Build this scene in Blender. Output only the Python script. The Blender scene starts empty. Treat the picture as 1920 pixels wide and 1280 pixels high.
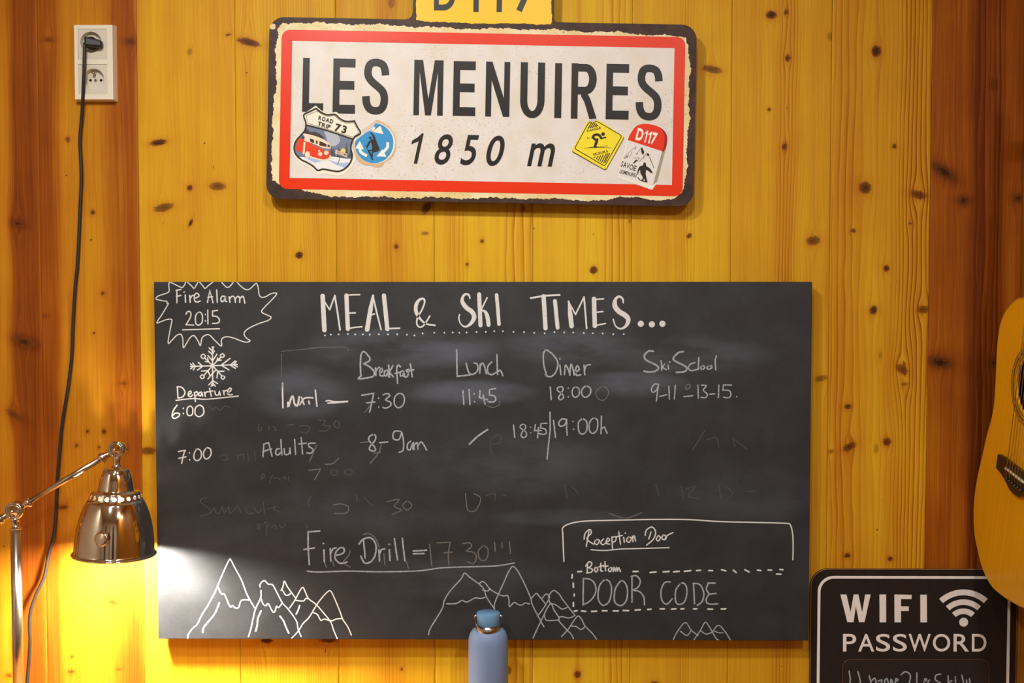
import bpy, bmesh, math, random
import numpy as np
from mathutils import Vector, Matrix
random.seed(7)
sc = bpy.context.scene
C = sc.collection
PI = math.pi
# ------------------------------------------------------------------ camera, world, lights, exposure
FPX = 2100.0
CAMP = Vector((0.0, -2.1, 1.55))
CROT = Matrix.Rotation(math.radians(0.5), 3, 'Z') @ Matrix.Rotation(math.radians(90 - 2.2), 3, 'X')
cd = bpy.data.cameras.new('camera'); cam = bpy.data.objects.new('camera', cd); C.objects.link(cam)
cam.location = CAMP; cam.rotation_euler = CROT.to_euler()
cd.sensor_width = 36; cd.lens = FPX / 1920 * 36; cd.clip_start = 0.02
sc.camera = cam
w = bpy.data.worlds.new('world'); sc.world = w; w.use_nodes = True
w.node_tree.nodes['Background'].inputs[0].default_value = (1, .9, .78, 1)
w.node_tree.nodes['Background'].inputs[1].default_value = 0.03
sc.view_settings.view_transform = 'Standard'; sc.view_settings.look = 'None'
sc.view_settings.gamma = 1; sc.view_settings.use_curve_mapping = False
sc.view_settings.exposure = 0.0
sc.cycles.use_denoising = True
sc.cycles.max_bounces = 8
sc.cycles.sample_clamp_indirect = 4
def area(name, loc, size, power, col, target=None, spread=180):
    l = bpy.data.lights.new(name, 'AREA'); l.shape = 'DISK'; l.size = size; l.energy = power; l.color = col
    l.spread = math.radians(spread)
    o = bpy.data.objects.new(name, l); C.objects.link(o); o.location = loc
    if target: o.rotation_euler = (Vector(target) - Vector(loc)).to_track_quat('-Z', 'Y').to_euler()
    return o
WARM = (1, .98, .945)
area('downlight_or_fill', (-.52, -1.30, 2.54), .08, 6.6, WARM, (-.30, 0, 1.15), 120)
area('downlight_or_fill', (.05, -1.35, 2.54), .12, 3.0, WARM, (.25, 0, 1.2), 120)
area('downlight_or_fill', (-.7, -1.9, 2.56), .14, 13.5, WARM)  # added fill light, not a known fixture; brightens the guitar face and wall
area('downlight_or_fill', (.66, -2.2, 2.56), .18, 26, WARM)  # added fill light, not a known fixture; lifts the dim lower right
area('downlight_or_fill', (-1.62, -1.7, 2.56), .12, 6, WARM, (-1.9, -1.5, 1.2), 90)  # added lamp washing the left wall, so the nickel shade reflects brighter

# ------------------------------------------------------------------ geometry helpers
def ray(px, py):
    return CROT @ Vector(((px - 960) / FPX, -(py - 640) / FPX, -1))
def P(px, py, d=0.0):            # the point seen at a photo pixel on the plane d in front of the back wall
    r = ray(px, py); t = (-d - CAMP.y) / r.y
    return CAMP + r * t
def PX(px, py, X):               # the same on a plane parallel to the right wall
    r = ray(px, py); t = (X - CAMP.x) / r.x
    return CAMP + r * t
def tag(o, label=None, cat=None, group=None, kind=None):
    if label: o['label'] = label
    if cat: o['category'] = cat
    if group: o['group'] = group
    if kind: o['kind'] = kind
    return o
def empty(name, loc, label, cat, group=None):
    o = bpy.data.objects.new(name, None); C.objects.link(o); o.location = loc; o.empty_display_size = .05
    o['label'] = label; o['category'] = cat
    if group: o['group'] = group
    return o
def wloc(o):
    v = Vector((0, 0, 0))
    while o is not None:
        v += Vector(o.location); o = o.parent
    return v
class MB:
    def __init__(s): s.v = []; s.f = []; s.sm = []
    def add(s, vs, fs, smooth=False):
        b = len(s.v); s.v.extend([tuple(p) for p in vs]); s.f.extend([tuple(i + b for i in f) for f in fs]); s.sm.extend([smooth] * len(fs))
    def box(s, a, b):
        (x0, y0, z0), (x1, y1, z1) = a, b
        s.add([(x0,y0,z0),(x1,y0,z0),(x1,y1,z0),(x0,y1,z0),(x0,y0,z1),(x1,y0,z1),(x1,y1,z1),(x0,y1,z1)],
              [(0,3,2,1),(4,5,6,7),(0,1,5,4),(1,2,6,5),(2,3,7,6),(3,0,4,7)])
    def lathe(s, prof, org=(0,0,0), axis=(0,0,1), n=48, smooth=True):   # prof: (r, h) along axis
        ax = Vector(axis).normalized(); u = ax.orthogonal().normalized(); v = ax.cross(u); org = Vector(org)
        vs = []; fs = []
        for r, h in prof:
            for k in range(n):
                a = 2*PI*k/n; vs.append(org + ax*h + (u*math.cos(a) + v*math.sin(a))*r)
        for i in range(len(prof)-1):
            for k in range(n):
                k2 = (k+1) % n; fs.append((i*n+k, i*n+k2, (i+1)*n+k2, (i+1)*n+k))
        s.add(vs, fs, smooth)
    def cyl(s, a, b, r, n=32, r2=None, bev=0.0):
        a = Vector(a); b = Vector(b); L = (b-a).length; r2 = r if r2 is None else r2
        if bev: pr = [(0,0),(r-bev,0),(r,bev),(r2,L-bev),(r2-bev,L),(0,L)]
        else: pr = [(0,0),(r,0),(r2,L),(0,L)]
        s.lathe(pr, a, (b-a), n, True)
    def sphere(s, c, r, n=24, m=14, sq=(1,1,1)):
        vs = []; fs = []; c = Vector(c)
        for i in range(m+1):
            t = PI*i/m
            for k in range(n):
                a = 2*PI*k/n; vs.append(c + Vector((r*sq[0]*math.sin(t)*math.cos(a), r*sq[1]*math.sin(t)*math.sin(a), r*sq[2]*math.cos(t))))
        for i in range(m):
            for k in range(n):
                k2 = (k+1) % n; fs.append((i*n+k, i*n+k2, (i+1)*n+k2, (i+1)*n+k))
        s.add(vs, fs, True)
    def tube(s, pts, r, n=12, closed=False):
        pts = [Vector(p) for p in pts]; N = len(pts); vs = []; fs = []
        up = None
        for i, p in enumerate(pts):
            if closed: t = pts[(i+1) % N] - pts[i-1]
            else: t = pts[min(i+1, N-1)] - pts[max(i-1, 0)]
            t.normalize()
            if up is None: up = t.orthogonal().normalized()
            up = (up - t*up.dot(t)).normalized(); v = t.cross(up)
            rr = r[i] if isinstance(r, (list, tuple)) else r
            for k in range(n):
                a = 2*PI*k/n; vs.append(p + (up*math.cos(a) + v*math.sin(a))*rr)
        M = N if closed else N-1
        for i in range(M):
            j = (i+1) % N
            for k in range(n):
                k2 = (k+1) % n; fs.append((i*n+k, i*n+k2, j*n+k2, j*n+k))
        if not closed:
            fs.append(tuple(range(n))[::-1]); fs.append(tuple(range((N-1)*n, N*n)))
        s.add(vs, fs, True)
    def prism(s, pts, off):       # closed outline (3D points) pushed along off; front first
        pts = [Vector(p) for p in pts]; off = Vector(off); n = len(pts)
        s.add(pts + [p + off for p in pts], [tuple(range(n)), tuple(range(2*n-1, n-1, -1))] + [((i+1) % n, i, n+i, n+(i+1) % n) for i in range(n)])
    def poly(s, pts):
        s.add(pts, [tuple(range(len(pts)))])
    def build(s, name, mat, parent=None, bevel=0, seg=2):
        me = bpy.data.meshes.new(name)
        off = wloc(parent) if parent is not None else Vector((0,0,0))
        me.from_pydata([(p[0]-off.x, p[1]-off.y, p[2]-off.z) for p in s.v], [], s.f)
        me.polygons.foreach_set('use_smooth', s.sm); me.validate(); me.update()
        o = bpy.data.objects.new(name, me); C.objects.link(o); o.parent = parent
        if mat: me.materials.append(mat)
        if bevel:
            m = o.modifiers.new('bevel', 'BEVEL'); m.width = bevel; m.segments = seg; m.limit_method = 'ANGLE'; m.angle_limit = math.radians(50)
        return o
def fix_normals(o):
    bm = bmesh.new(); bm.from_mesh(o.data); bmesh.ops.remove_doubles(bm, verts=bm.verts, dist=1e-6)
    bmesh.ops.recalc_face_normals(bm, faces=bm.faces); bm.to_mesh(o.data); bm.free(); return o
def catmull(pts, n=6, closed=False):
    if len(pts) < 3: return list(pts)
    out = []; N = len(pts)
    g = (lambda i: pts[i % N]) if closed else (lambda i: pts[min(max(i, 0), N-1)])
    for i in range(N if closed else N-1):
        p0, p1, p2, p3 = g(i-1), g(i), g(i+1), g(i+2)
        for k in range(n):
            t = k/n
            out.append(tuple(.5*((2*b) + (-a+c)*t + (2*a-5*b+4*c-d)*t*t + (-a+3*b-3*c+d)*t**3) for a, b, c, d in zip(p0, p1, p2, p3)))
    if not closed: out.append(tuple(pts[-1]))
    return out
def rrect(x0, y0, x1, y1, r, n=8):        # rounded rectangle in pixels, clockwise from top left; r may be 4 radii
    rs = r if isinstance(r, (list, tuple)) else [r]*4
    out = []
    for (cx, cy, a0, q) in ((x0+rs[0], y0+rs[0], PI, rs[0]), (x1-rs[1], y0+rs[1], 1.5*PI, rs[1]), (x1-rs[2], y1-rs[2], 0, rs[2]), (x0+rs[3], y1-rs[3], .5*PI, rs[3])):
        if q <= 0: out.append((cx, cy)); continue
        for k in range(n+1):
            a = a0 + .5*PI*k/n; out.append((cx+q*math.cos(a), cy+q*math.sin(a)))
    return out
class Ink:
    """flat marks on a surface: f maps photo-pixel (x, y) and a lift to a 3D point"""
    def __init__(s, f, lift=.0002, step=.000004): s.f = f; s.mb = MB(); s.l = lift; s.st = step; s.k = 0
    def _l(s): s.k += 1; return s.l + s.st*(s.k % 60)
    def fill(s, pts):
        l = s._l(); s.mb.poly([s.f(x, y, l) for x, y in pts][::-1])
    def disc(s, x, y, r, ry=None, n=18): s.fill([(x+r*math.cos(2*PI*k/n), y+(ry or r)*math.sin(2*PI*k/n)) for k in range(n)])
    def line(s, pts, w, cap=True, closed=False):
        if len(pts) == 1: return s.disc(pts[0][0], pts[0][1], (w if not isinstance(w, tuple) else w[0])*.62)
        q = [pts[0]]
        for p in pts[1:]:
            if math.hypot(p[0]-q[-1][0], p[1]-q[-1][1]) > .05: q.append(p)
        if closed and math.hypot(q[0][0]-q[-1][0], q[0][1]-q[-1][1]) < .05: q.pop()
        pts = q; N = len(pts)
        if N < 2: return
        acc = [0]
        for a, b in zip(pts, pts[1:]): acc.append(acc[-1] + math.hypot(b[0]-a[0], b[1]-a[1]))
        def wid(i):
            if not isinstance(w, tuple): return w*.5
            t = acc[i]/acc[-1]*(len(w)-1); j = min(int(t), len(w)-2); return (w[j]*(1-(t-j)) + w[j+1]*(t-j))*.5
        L = []; R = []
        for i in range(N):
            a = pts[i-1] if (i or closed) else None; b = pts[(i+1) % N] if (i < N-1 or closed) else None; p = pts[i]
            def un(u, v):
                d = math.hypot(v[0]-u[0], v[1]-u[1]) or 1; return ((v[0]-u[0])/d, (v[1]-u[1])/d)
            t1 = un(a, p) if a else un(p, b); t2 = un(p, b) if b else t1
            n1 = (-t1[1], t1[0]); n2 = (-t2[1], t2[0]); m = (n1[0]+n2[0], n1[1]+n2[1]); ml = math.hypot(*m)
            if ml < 1e-3: m = n1; k = 1
            else:
                m = (m[0]/ml, m[1]/ml); k = 1/max(.45, m[0]*n1[0]+m[1]*n1[1])
            h = wid(i)*k; L.append((p[0]+m[0]*h, p[1]+m[1]*h)); R.append((p[0]-m[0]*h, p[1]-m[1]*h))
        l = s._l()
        vs = [s.f(x, y, l) for x, y in L] + [s.f(x, y, l) for x, y in R]
        fs = [(i, (i+1) % N, N+(i+1) % N, N+i) for i in range(N if closed else N-1)]
        s.mb.add(vs, fs)
        if cap and not closed:
            for i, j in ((0, 1), (N-1, N-2)):
                h = wid(i); ang = math.atan2(pts[i][1]-pts[j][1], pts[i][0]-pts[j][0])
                s.mb.poly([s.f(pts[i][0]+h*math.cos(ang+t), pts[i][1]+h*math.sin(ang+t), l) for t in [(-.5+k/6)*PI for k in range(7)]])
    def build(s, *a, **k): return s.mb.build(*a, **k)
# crops of the photograph the strokes were read from: origin x, y and magnification
CROP = dict(A=(280,515,5.819), B=(580,530,5.647), C=(900,530,5.0526), D=(1180,600,5.3333), E=(300,710,5.647), F=(600,710,6.0), G=(840,700,5.3333),
            H=(340,860,5.3333), I=(550,960,4.2667), J=(280,1030,4.5714), K=(780,1040,5.3333), L=(1030,950,3.84), M=(1500,1040,4.5714), N=(700,540,2.2857),
            S=(530,190,8.348), T=(1060,210,8.0), U=(480,0,3.2), V=(880,0,3.2))
def pts_of(crop, s):
    ox, oy, m = CROP[crop]
    return [(ox+float(a)/m, oy+float(b)/m) for a, b in (t.split(',') for t in s.split())]
def strokes(ink, crop, w, s):
    """';' separates strokes; a leading '|' keeps corners straight"""
    for st in s.split(';'):
        st = st.strip()
        if not st: continue
        straight = st[0] == '|'
        p = pts_of(crop, st.lstrip('| '))
        ink.line(p if (straight or len(p) < 3) else catmull(p, 5), w)
_gc = {}
def glyph(ch, bold=0.0, shear=0.0):
    k = (ch, bold, shear)
    if k in _gc: return _gc[k]
    if ch == '1':
        t = .30 + bold*4
        vs = np.array([(1, 0), (1, 1), (1-t*.55, 1), (1-t-.12, .88), (0, .76), (0, .63), (1-t, .74), (1-t, 0)], float); vs[:, 0] = vs[:, 0]*.42 + shear*vs[:, 1]
        lo = vs.min(0); hi = vs.max(0); _gc[k] = ((vs-lo)/(hi-lo), [tuple(range(8))[::-1]], (hi-lo)[0]); return _gc[k]
    cu = bpy.data.curves.new('t', 'FONT'); cu.body = ch; cu.offset = bold; cu.shear = shear; cu.resolution_u = 6
    o = bpy.data.objects.new('t', cu); C.objects.link(o)
    dg = bpy.context.evaluated_depsgraph_get(); ev = o.evaluated_get(dg); me = ev.to_mesh()
    vs = np.array([v.co[:2] for v in me.vertices]); fs = [tuple(p.vertices) for p in me.polygons]
    ev.to_mesh_clear(); bpy.data.objects.remove(o); bpy.data.curves.remove(cu)
    lo = vs.min(0); hi = vs.max(0); vs = (vs-lo)/(hi-lo)
    _gc[k] = (vs, fs, (hi-lo)[0]/(hi-lo)[1]); return _gc[k]
def put_glyph(ink, ch, x0, y0, x1, y1, rot=0.0, bold=0.0, shear=0.0, about=None):
    """the mark ch fitted to the pixel box x0..x1, y0 (top)..y1, then turned by rot degrees clockwise about its own centre"""
    vs, fs, _ = glyph(ch, bold, shear); cx, cy = about or ((x0+x1)/2, (y0+y1)/2); r = math.radians(rot); l = ink._l(); out = []
    for u, v in vs:
        x = x0+(x1-x0)*u-cx; y = y1+(y0-y1)*v-cy
        out.append(ink.f(cx+x*math.cos(r)-y*math.sin(r), cy+x*math.sin(r)+y*math.cos(r), l))
    ink.mb.add(out, fs)
# ------------------------------------------------------------------ materials
def lin(r, g, b): return tuple(((c/255/12.92) if c <= 10 else ((c/255+.055)/1.055)**2.4) for c in (r, g, b)) + (1,)
class NT:
    def __init__(s, name):
        s.m = bpy.data.materials.new(name); s.m.use_nodes = True; s.t = s.m.node_tree; s.b = s.t.nodes['Principled BSDF']
    def n(s, typ, **kw):
        nd = s.t.nodes.new(typ)
        for k, v in kw.items(): setattr(nd, k, v)
        return nd
    def setin(s, sock, v):
        if isinstance(v, bpy.types.NodeSocket): s.t.links.new(v, sock)
        else: sock.default_value = v
    def math(s, op, a, b=0.0, c=0.0, clamp=False):
        nd = s.n('ShaderNodeMath', operation=op, use_clamp=clamp)
        s.setin(nd.inputs[0], a); s.setin(nd.inputs[1], b); s.setin(nd.inputs[2], c); return nd.outputs[0]
    def mix(s, f, a, b):
        nd = s.n('ShaderNodeMix', data_type='RGBA'); s.setin(nd.inputs[0], f); s.setin(nd.inputs[6], a); s.setin(nd.inputs[7], b); return nd.outputs[2]
    def ss(s, v, lo, hi, o0=0.0, o1=1.0):
        nd = s.n('ShaderNodeMapRange', interpolation_type='SMOOTHSTEP'); s.setin(nd.inputs[0], v)
        for i, q in zip((1,2,3,4), (lo, hi, o0, o1)): s.setin(nd.inputs[i], q)
        return nd.outputs[0]
    def noise(s, vec, scale, detail=3, rough=.5):
        nd = s.n('ShaderNodeTexNoise'); nd.inputs['Scale'].default_value = scale; nd.inputs['Detail'].default_value = detail; nd.inputs['Roughness'].default_value = rough
        if vec is not None: s.setin(nd.inputs['Vector'], vec)
        return nd.outputs[0]
    def xyz(s, x, y, z):
        nd = s.n('ShaderNodeCombineXYZ'); s.setin(nd.inputs[0], x); s.setin(nd.inputs[1], y); s.setin(nd.inputs[2], z); return nd.outputs[0]
    def obj(s): return s.n('ShaderNodeTexCoord').outputs['Object']
    def pos(s): return s.n('ShaderNodeNewGeometry').outputs['Position']
    def sep(s, v):
        nd = s.n('ShaderNodeSeparateXYZ'); s.setin(nd.inputs[0], v); return nd.outputs
    def attr(s, name): return s.n('ShaderNodeAttribute', attribute_name=name).outputs['Fac']
    def bump(s, h, st, dist=.001):
        nd = s.n('ShaderNodeBump'); nd.inputs['Strength'].default_value = st; nd.inputs['Distance'].default_value = dist; s.setin(nd.inputs['Height'], h); s.t.links.new(nd.outputs[0], s.b.inputs['Normal'])
    def fin(s, col, rough=.5, metal=0.0, spec=.5, coat=0.0):
        s.setin(s.b.inputs['Base Color'], col); s.setin(s.b.inputs['Roughness'], rough); s.b.inputs['Metallic'].default_value = metal
        s.b.inputs['Specular IOR Level'].default_value = spec; s.b.inputs['Coat Weight'].default_value = coat; return s.m
def speck(name, rgb, rough=.5, var=.12, scale=60, metal=0.0, spec=.5, dark=None, coat=0.0):
    m = NT(name); c = lin(*rgb); n = m.noise(m.obj(), scale, 4, .6)
    d = lin(*dark) if dark else tuple(x*(1-var*2) for x in c[:3])+(1,)
    return m.fin(m.mix(m.ss(n, .3, .7), d, c), rough, metal, spec, coat)
# ------------------------------------------------------------------ the setting: pine panelling, ledge, room
def make_pine():
    m = NT('pine_panelling'); gu = m.attr('gu'); tone = m.attr('tone'); kd = m.attr('knot'); kk = m.attr('kdark'); rs = m.attr('rs'); rp = m.attr('rp'); pid = m.attr('pid'); halo = m.attr('halo')
    p = m.sep(m.pos()); z = m.math('MULTIPLY', p[2], 1000.0); x = m.math('MULTIPLY', p[0], 1000.0)
    pz = m.math('MULTIPLY', pid, 7.31)
    fib = m.noise(m.xyz(m.math('MULTIPLY', gu, .55), m.math('MULTIPLY', z, .006), pz), 1.0, 4, .65)
    band = m.noise(m.xyz(m.math('MULTIPLY', gu, .035), m.math('MULTIPLY', z, .0011), pz), 1.0, 3, .55)
    blot = m.noise(m.xyz(m.math('MULTIPLY', x, .012), m.math('MULTIPLY', z, .006), pz), 1.0, 3, .5)
    wob = m.noise(m.xyz(m.math('MULTIPLY', gu, .03), m.math('MULTIPLY', z, .004), pz), 1.0, 2, .5)
    ph = m.math('FRACT', m.math('ADD', rp, m.math('MULTIPLY', wob, 1.6)))
    l1 = m.math('POWER', ph, 3.0); l2 = m.ss(ph, .93, 1.0)
    ring = m.math('MULTIPLY', m.math('MULTIPLY', l1, m.math('SUBTRACT', 1.0, l2)), rs)
    hi = m.math('MULTIPLY', m.math('MULTIPLY', m.ss(ph, 0.0, .06), m.ss(ph, .22, .06)), rs)
    t = m.math('ADD', tone, m.math('MULTIPLY', m.math('SUBTRACT', fib, .5), .38))
    t = m.math('ADD', t, m.math('MULTIPLY', m.math('SUBTRACT', band, .5), .42))
    t = m.math('ADD', t, m.math('MULTIPLY', m.math('SUBTRACT', blot, .5), .25))
    t = m.math('ADD', t, m.math('MULTIPLY', ring, .68))
    t = m.math('SUBTRACT', t, m.math('MULTIPLY', hi, .14))
    t = m.math('ADD', t, m.math('MULTIPLY', halo, .30), clamp=True)
    r = m.n('ShaderNodeValToRGB'); m.setin(r.inputs[0], t); e = r.color_ramp.elements
    e[0].position = 0.0; e[0].color = WOOD[0]; e[1].position = 1.0; e[1].color = WOOD[4]
    for pos, c in ((.25, WOOD[1]), (.5, WOOD[2]), (.75, WOOD[3])):
        q = e.new(pos); q.color = c
    kn = m.noise(m.xyz(m.math('MULTIPLY', x, .16), m.math('MULTIPLY', z, .42), 0.0), 1.0, 3, .6)
    kdn = m.math('ADD', kd, m.math('MULTIPLY', m.math('SUBTRACT', kn, .5), 1.0))
    km = m.math('MULTIPLY', m.ss(kdn, 1.15, .72), kk)
    core = m.ss(m.math('ADD', kdn, m.math('MULTIPLY', m.math('SUBTRACT', kn, .5), .5)), .75, .2)
    kc = m.mix(m.math('MULTIPLY', core, .85), lin(108, 58, 16), lin(34, 15, 7))
    col = m.mix(km, r.outputs[0], kc)
    m.bump(m.math('ADD', m.math('MULTIPLY', ring, -1.0), m.math('MULTIPLY', fib, .12)), .35, .0012)
    return m.fin(col, m.math('ADD', .42, m.math('MULTIPLY', fib, .14)), 0, .13)
WOOD = [lin(222, 180, 36), lin(206, 153, 31), lin(186, 120, 23), lin(150, 78, 15), lin(102, 44, 10)]
PINE = make_pine()
def plain_pine():
    m = NT('pine_plain'); p = m.sep(m.pos()); a = m.math('ADD', p[0], p[1])
    fib = m.noise(m.xyz(m.math('MULTIPLY', a, 120.0), 0.0, m.math('MULTIPLY', p[2], 3.0)), 1.0, 4, .6)
    pl = m.math('FRACT', m.math('MULTIPLY', a, 5.4)); sm = m.ss(pl, .02, .0)
    col = m.mix(m.ss(fib, .3, .7), lin(190, 124, 16), lin(150, 86, 10))
    return m.fin(m.mix(sm, col, lin(60, 26, 6)), .4)
PLAIN = plain_pine()

ZT, ZB = 2.6, 0.0
XL = -1.9
XR = P(1916, 520, 0).x                                  # inner corner with the right wall
seam_px = [-296, -110, 76, 261, 444, 631, 814, 999, 1184, 1370, 1556, 1743]
seams = [P(s, 450).x for s in seam_px]
edges = [XL] + [s for s in seams if s > XL] + [XR]
tones = {0: .66, 1: .60, 2: .60, 3: .25, 4: .24, 5: .22, 6: .15, 7: .13, 8: .19, 9: .27, 10: .31, 11: .80}
#   stripes that run along a board: pixel centre, half width, darker(+) / lighter(-)
stripes = [(46,26,.22),(8,18,-.12),(98,20,.16),(150,45,-.16),(228,18,.12),(250,8,.10),(200,20,.0),(355,40,-.03),(735,26,.14),(640,10,.06),(1105,30,-.06),(1085,3,.2),
           (1470,18,.10),(1640,20,-.05),(1775,35,-.10),(1832,14,.10),(1868,16,.06),(1890,12,-.12),(1585,22,.05),(940,40,-.02)]
#   groups of clearly visible rings: pixel centre, half width, strength
rings = [(1590,34,.45),(1712,34,.85),(1655,30,.25),(1476,20,.55),(1435,20,.15),(1520,30,.12),(1155,26,.7),(1110,20,.15),(975,32,.75),(910,30,.10),(1290,16,.45),(1240,40,.1),(500,60,.30),(590,30,.38),(560,40,.2),
         (725,20,.25),(860,20,.4),(760,30,.12),(160,30,.12),(230,20,.12),(350,50,.10),(1838,16,.5),(1868,8,.6),(1780,24,.1),(30,30,.1),(670,30,.15),(1330,40,.12)]
spacing = {0: 8, 1: 9, 2: 9, 3: 9, 4: 5.2, 5: 8, 6: 10.5, 7: 9.5, 8: 5, 9: 6.2, 10: 9.5, 11: 9}
knots = """90.7,74,10,3,0,.9 244,78,11,6,0,.8 143,39,2,2,0,.8 127,261,6,4,0,.8 126,267,2,2,0,1 125,329,2.5,2.5,0,1 33,419,14,6,15,.85 174,398,5,5,0,.9 171,450,3,3,0,.8
297,267,18,6,-8,1 356,97,5,7,0,.45 428,65,6,3,-10,.8 466,79,24,7,14,.95 356,352,6,6,0,.95 408,349,16,8,0,.8 307,389,20,8,-12,.8 358,417,3.5,9,25,1 342,426,1.6,10,-8,1 383,269,2.4,2.4,0,1 462,137,2.4,2.4,0,1
464,331,2.4,2.4,0,1 292,131,1.8,1.8,0,1 292,186,1.8,1.8,0,1 388,127,1.4,12,5,.9 371,76,1.3,9,3,.8 400,312,1.4,6,-8,.9 308,420,1.4,7,-15,.9 463,431,1.4,5,8,1
45,641,25,9,16,.9 28,778,22,8,32,.5 84,592,7,3,5,.6 193,550,4,4,0,.9 176,624,3.2,3.2,0,.9 231,718,10,4,0,.4 164,809,4,4,0,.9 195,809,5,5,0,.95 144,835,4.5,3.5,0,.9 186,838,3.5,3.5,0,.9 236,842,5,5,0,.9 277,845,16,8,0,.8
119,951,11,4.5,-8,.8 6,1024,3,3,0,.8 561,478,8,7,0,1 743,462,5,5,0,.9 800,389,8,14,30,.8 797,437,9,4,0,.6 876,496,4,3.6,0,1 904,452,4.2,4.2,0,1 982,391,5,4,0,.7 1001,428,3,3,0,.6 1113,506,8,8,0,.95 1113,439,2,2,0,1
1181,415,3,5,0,.7 1292,442,5.5,5.5,0,.9 1525,451,14,9,-5,.8 1446,28,11,8,0,1 1474,23,5,6,0,.8 1335,130,21,7,10,.8 1477,109,6,7,0,.9 1442,205,4.5,3.5,0,.9 1477,203,3,3,0,.9 1471,275,5.5,6.5,0,.9 1556,68,6,8,0,.4
1643,96,10,11,0,1 1677,274,5,5,0,.9 1622,352,12,12,-25,.9 1722,365,17,8,15,.8 1770,322,31,11,34,1 1807,376,13,9,0,.95 1864,159,5,6,0,.95 1910,372,12,9,0,.8 1600,432,6,4,0,.9 1707,419,5,3,0,.7 1722,443,1.6,1.6,0,1
1662,503,6,7,0,.95 1638,581,8,9,20,.95 1731,580,12,8,0,.8 1820,533,3,4,0,.5 1691,692,15,8,36,.75 1540,709,13,6,-14,.6 1762,679,27,13,10,1 1835,715,5,5,0,1 1864,680,8,7,0,.8 1697,720,8,4,0,.5 1651,666,4,8,0,.35
1590,762,8,5,0,.95 1593,837,15,7,-26,.85 1558,846,7,4,0,.6 1663,828,9,8,0,.9 1643,841,5,10,0,.35 1645,992,2.5,2.5,0,.9 1589,1041,7,5,0,.95 1669,1047,6,5,0,.9 1595,961,1.6,1.6,0,.8 1655,938,2,2.5,0,.7
500,1200,13,6,0,1 616,1199,18,6,0,.9 610,1220,1.5,9,15,.9 753,1254,3.6,3.6,0,.9 1083,1264,7,8,0,.9 1067,1231,2.5,2.5,0,.8 1227,1280,10,4,0,.8 1465,1250,3,3,0,.8 954,1256,6,9,0,.7 17,1266,7,4,0,.8 212,1129,13,6,10,.85 161,1126,5,4,0,.7
193,1120,4,4,0,.6 135,1231,4,4,0,.7 133,1259,7,4,0,.7 223,1254,6,3,0,.5 734,5,7,11,0,.5"""
knots = [tuple(float(q) for q in k.split(',')) for k in knots.split()]

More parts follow.
